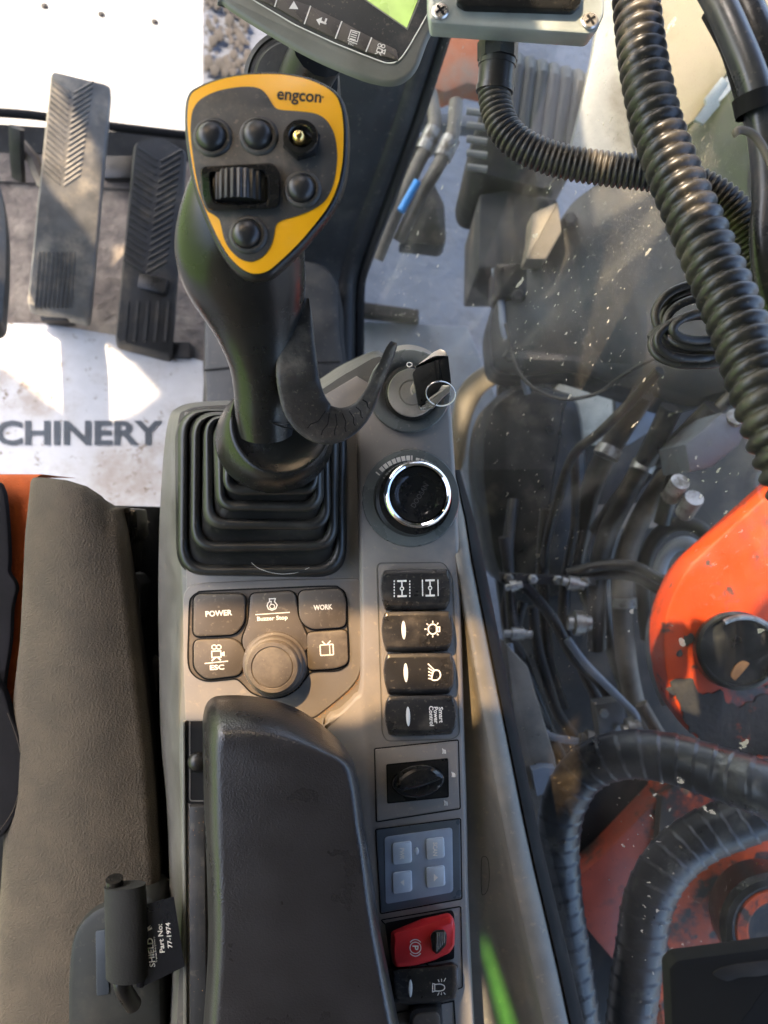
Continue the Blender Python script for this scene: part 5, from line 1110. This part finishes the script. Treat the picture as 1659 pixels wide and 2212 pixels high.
# orange counterweight plate with pin hole
ol = rnd([(1900, 850), (1668, 1058), (1474, 1232), (1434, 1330), (1432, 1420), (1452, 1520), (1530, 1622), (1640, 1640), (1900, 1600)], [5, 5, 90, 60, 60, 80, 60, 20, 5], 6)
op = thing('orange_plate', 'bright orange curved machine plate with a dark round pin at the right edge', 'machine plate', P(1560, 1350, -.35))
b = NB(); plate(b, ol, -.33, .05, .006); part('plate', b, M('scuffed_orange', (.52, .048, .005), .36, var=.05, mottle=[((.045, .033, .026), 6, .585, .06), ((.06, .04, .03), 34, .64, .05)]), op)
b = NB(); c = P(1580, 1404, -.33); lathe(b, c, [(.047, .0), (.047, .030), (.043, .034), (.041, .034), (.040, .028), (.0, .027)], 48, V((-.2, .15, 1)), 1.0); pin = part('pin', b, m_oil, op)
b = NB(); ring = [c + V((.045 * math.cos(a), .045 * math.sin(a) , .032)) for a in [rad(q) for q in range(-5, 125, 6)]]; tube(b, ring, .0035, 8); part('rim_highlight', b, m_fit, pin)  # highlight on the pin rim modelled as a pale arc
b = NB(); plate(b, cr([(1588, 1440), (1606, 1428), (1622, 1438), (1618, 1470), (1600, 1476), (1580, 1462)], 4, True), -.2985, .002, .0005); part('rust_patch', b, M('rust', (.34, .15, .05), .8, var=.3), pin)
# muddy orange frame pieces
pplate('mud_stained_panel', 'mud stained orange frame plate under the spiral wrapped hoses', 'frame plate', [(1800, 1500), (1700, 1520), (1560, 1600), (1430, 1720), (1420, 1840), (1400, 2060), (1460, 2330), (1800, 2330)], -.50, m_orange_d, .06)
pplate('red_arm', 'darker red orange arm seen between the two large hoses', 'arm', [(1500, 1640), (1300, 1850), (1254, 1890), (1262, 2000), (1330, 2080), (1380, 2010), (1400, 1860), (1520, 1720)], -.52, M('dull_orange', (.30, .042, .016), .5, mottle=[(MUD, 9, .57, .05)], var=.15), .05)
pplate('grey_cover', 'grey steel cover plate between the two large hoses', 'cover plate', [(1200, 1700), (1500, 1650), (1440, 1800), (1330, 1860), (1250, 1900), (1190, 1960)], -.58, m_grime, .03)
pplate('lower_grey_plate', 'grey floor plate at the bottom between the large hoses', 'plate', [(1250, 2000), (1420, 2060), (1420, 2330), (1250, 2330)], -.60, m_grime, .03)
pplate('side_rail', 'dusty brown frame rail running just outside the window seal', 'frame rail', [(1092, 1390), (1140, 1440), (1200, 1640), (1260, 2000), (1300, 2330), (1200, 2330), (1130, 1700)], -.42, m_hosetan, .05)
b = NB(); slab(b, [P(x, y, -.40) for x, y in ((1150, 1665), (1172, 1658), (1200, 1660), (1198, 1705), (1160, 1720))], .02); solo('pale_bracket', b, m_greyp, 'small pale blue bracket at the foot of the upper large hose', 'bracket')
def wrapped(label, px, r0, r1, m):
    pp = cr(px, 14); pts = even([P(*q) for q in pp], .0018); N = len(pts); pitch = .019
    def fn(s, a):
        u = (s / pitch - a / (2 * math.pi)) % 1
        return 1 + .045 * (1 - u) + (.03 if u < .05 else 0) + .006 * math.sin(3 * a + s * 40)
    b = NB(); tube(b, pts, [r0 + (r1 - r0) * i / N for i in range(N)], 40, fn); return solo('wrapped_hose', b, m, label, 'hose', 'large spiral wrapped hoses', sharp=180)
wrapped('large black spiral wrapped hose arching over and down to the left', [(1800, 1760, -.14), (1660, 1708, -.15), (1560, 1672, -.18), (1450, 1638, -.21), (1350, 1630, -.23), (1268, 1660, -.25), (1220, 1730, -.26), (1205, 1820, -.27), (1212, 1930, -.27), (1230, 2050, -.27), (1250, 2180, -.27), (1275, 2400, -.27)], .028, .0205, m_wrap)
wrapped('large black spiral wrapped hose below the arching one, pale with sun at its lower end', [(1800, 1690, -.30), (1700, 1730, -.30), (1600, 1772, -.31), (1510, 1812, -.32), (1440, 1872, -.32), (1400, 1950, -.32), (1385, 2040, -.32), (1372, 2130, -.32), (1360, 2230, -.32), (1350, 2400, -.32)], .0300, .0280, m_wrap)
wh = thing('hose_end', 'round black hose end with orange threaded rim at the lower right', 'hose end', P(1650, 2000, -.40))
b = NB(); c = P(1680, 2010, -.40); lathe(b, c, [(.072, -.06), (.074, 0), (.068, .008), (.060, .010), (.056, .008)], 48, V((-.15, .1, 1))); part('rim', b, m_oil, wh)
b = NB(); lathe(b, c, [(.057, .006), (.054, .011), (.042, .012), (.038, .006)], 48, V((-.15, .1, 1))); part('threaded_band', b, m_orange_d, wh)
b = NB(); lathe(b, c, [(.038, .006), (.034, -.02), (0, -.02)], 40, V((-.15, .1, 1))); part('bore', b, m_seal, wh)

# clamps, bolts, seams and dried mud
ck = thing('clamp_plate', 'dark bolted clamp plate lying across the hoses at the upper left of the bay', 'clamp plate', P(1180, 1255, -.54))
b = NB(); plate(b, [(1080, 1238), (1286, 1246), (1290, 1266), (1082, 1260)], -.535, .012, .003); part('bar', b, m_grime, ck)
for x, y in ((1098, 1249), (1150, 1251), (1204, 1253), (1262, 1256)):
    b = NB(); lathe(b, P(x, y, -.535), [(.0075, 0), (.0075, .006), (.005, .008), (0, .008)], 6); part('bolt', b, m_fit, ck, sharp=25)
ck = thing('clamp_plate', 'narrow bolted clamp strip between the elbow fittings low in the bay', 'clamp plate', P(1310, 1560, -.55))
b = NB(); plate(b, [(1285, 1520), (1348, 1512), (1356, 1590), (1296, 1600)], -.56, .03, .004, ); part('bar', b, M('dusty_block', (.09, .085, .08), .6, var=.25), ck)
for x, y in ((1304, 1540), (1336, 1572)):
    b = NB(); lathe(b, P(x, y, -.56), [(.007, 0), (.007, .006), (0, .0065)], 6); part('bolt', b, m_fit, ck, sharp=25)
for lab, x0, y0, x1, y1, z, r in (('steel band clamp on the thick black hose left of the tan board', 1318, 966, 1308, 986, -.585, .0205), ('steel band clamp on the middle black hose near the blue grey plate', 1392, 1000, 1384, 1018, -.555, .0185), ('steel band clamp low on the dusty tan hose', 1349, 1292, 1350, 1312, -.66, .0195)):
    b = NB(); tube(b, [P(x0, y0, z), P(x1, y1, z)], r, 20); solo('hose_band', b, m_fit, lab, 'hose clamp', 'band clamps on the bay hoses')
hh('fine grey cable sagging from the thin pipe across the dark cover to the coil', [(1092, 700), (1120, 800), (1160, 842), (1220, 862), (1290, 850), (1340, 815), (1400, 780), (1500, 740)], .0028, m_grime, -.62, -.44, None)
for i, (x, y) in enumerate(((1230, 475), (1118, 640), (1100, 770))):
    b = NB(); lathe(b, P(x, y, zc(x, y)), [(.012, 0), (.012, .004), (.008, .008), (0, .008)], 6); solo('cover_bolt', b, m_grime, ('bolt at the upper edge of the dark sloping cover', 'bolt at the left edge of the dark sloping cover', 'bolt at the lower left corner of the dark sloping cover')[i], 'bolt', 'bolts of the dark cover', sharp=25)
random.seed(3)
mp = rnd([(1446, 1470), (1490, 1462), (1520, 1505), (1556, 1492), (1590, 1530), (1650, 1505), (1760, 1560), (1800, 1640), (1640, 1636), (1540, 1622), (1486, 1574)], 10, 3)
mp = [(x + random.gauss(0, 3.5), y + random.gauss(0, 3.5)) for x, y in resamp(mp, 90)]
b = NB(); plate(b, mp, -.3285, .002, .0006); part('dried_mud', b, M('dried_mud', (.034, .027, .022), .8, bump=('n', 90, .002), var=.35, mottle=((.30, .045, .012), 14, .63, .04)), op)
for k in range(16):
    x, y = random.uniform(1450, 1680), random.uniform(1380, 1560); r_ = random.uniform(4, 13)
    if math.hypot((x - 1580) / 95, (y - 1404) / 110) < 1: continue
    b = NB(); plate(b, [(x + math.cos(a) * r_ * random.uniform(.5, 1.3), y + math.sin(a) * r_ * random.uniform(.5, 1.5)) for a in [q * .57 for q in range(11)]], -.3287, .0015, .0003); part('mud_spot', b, bpy.data.materials['dried_mud'], op)
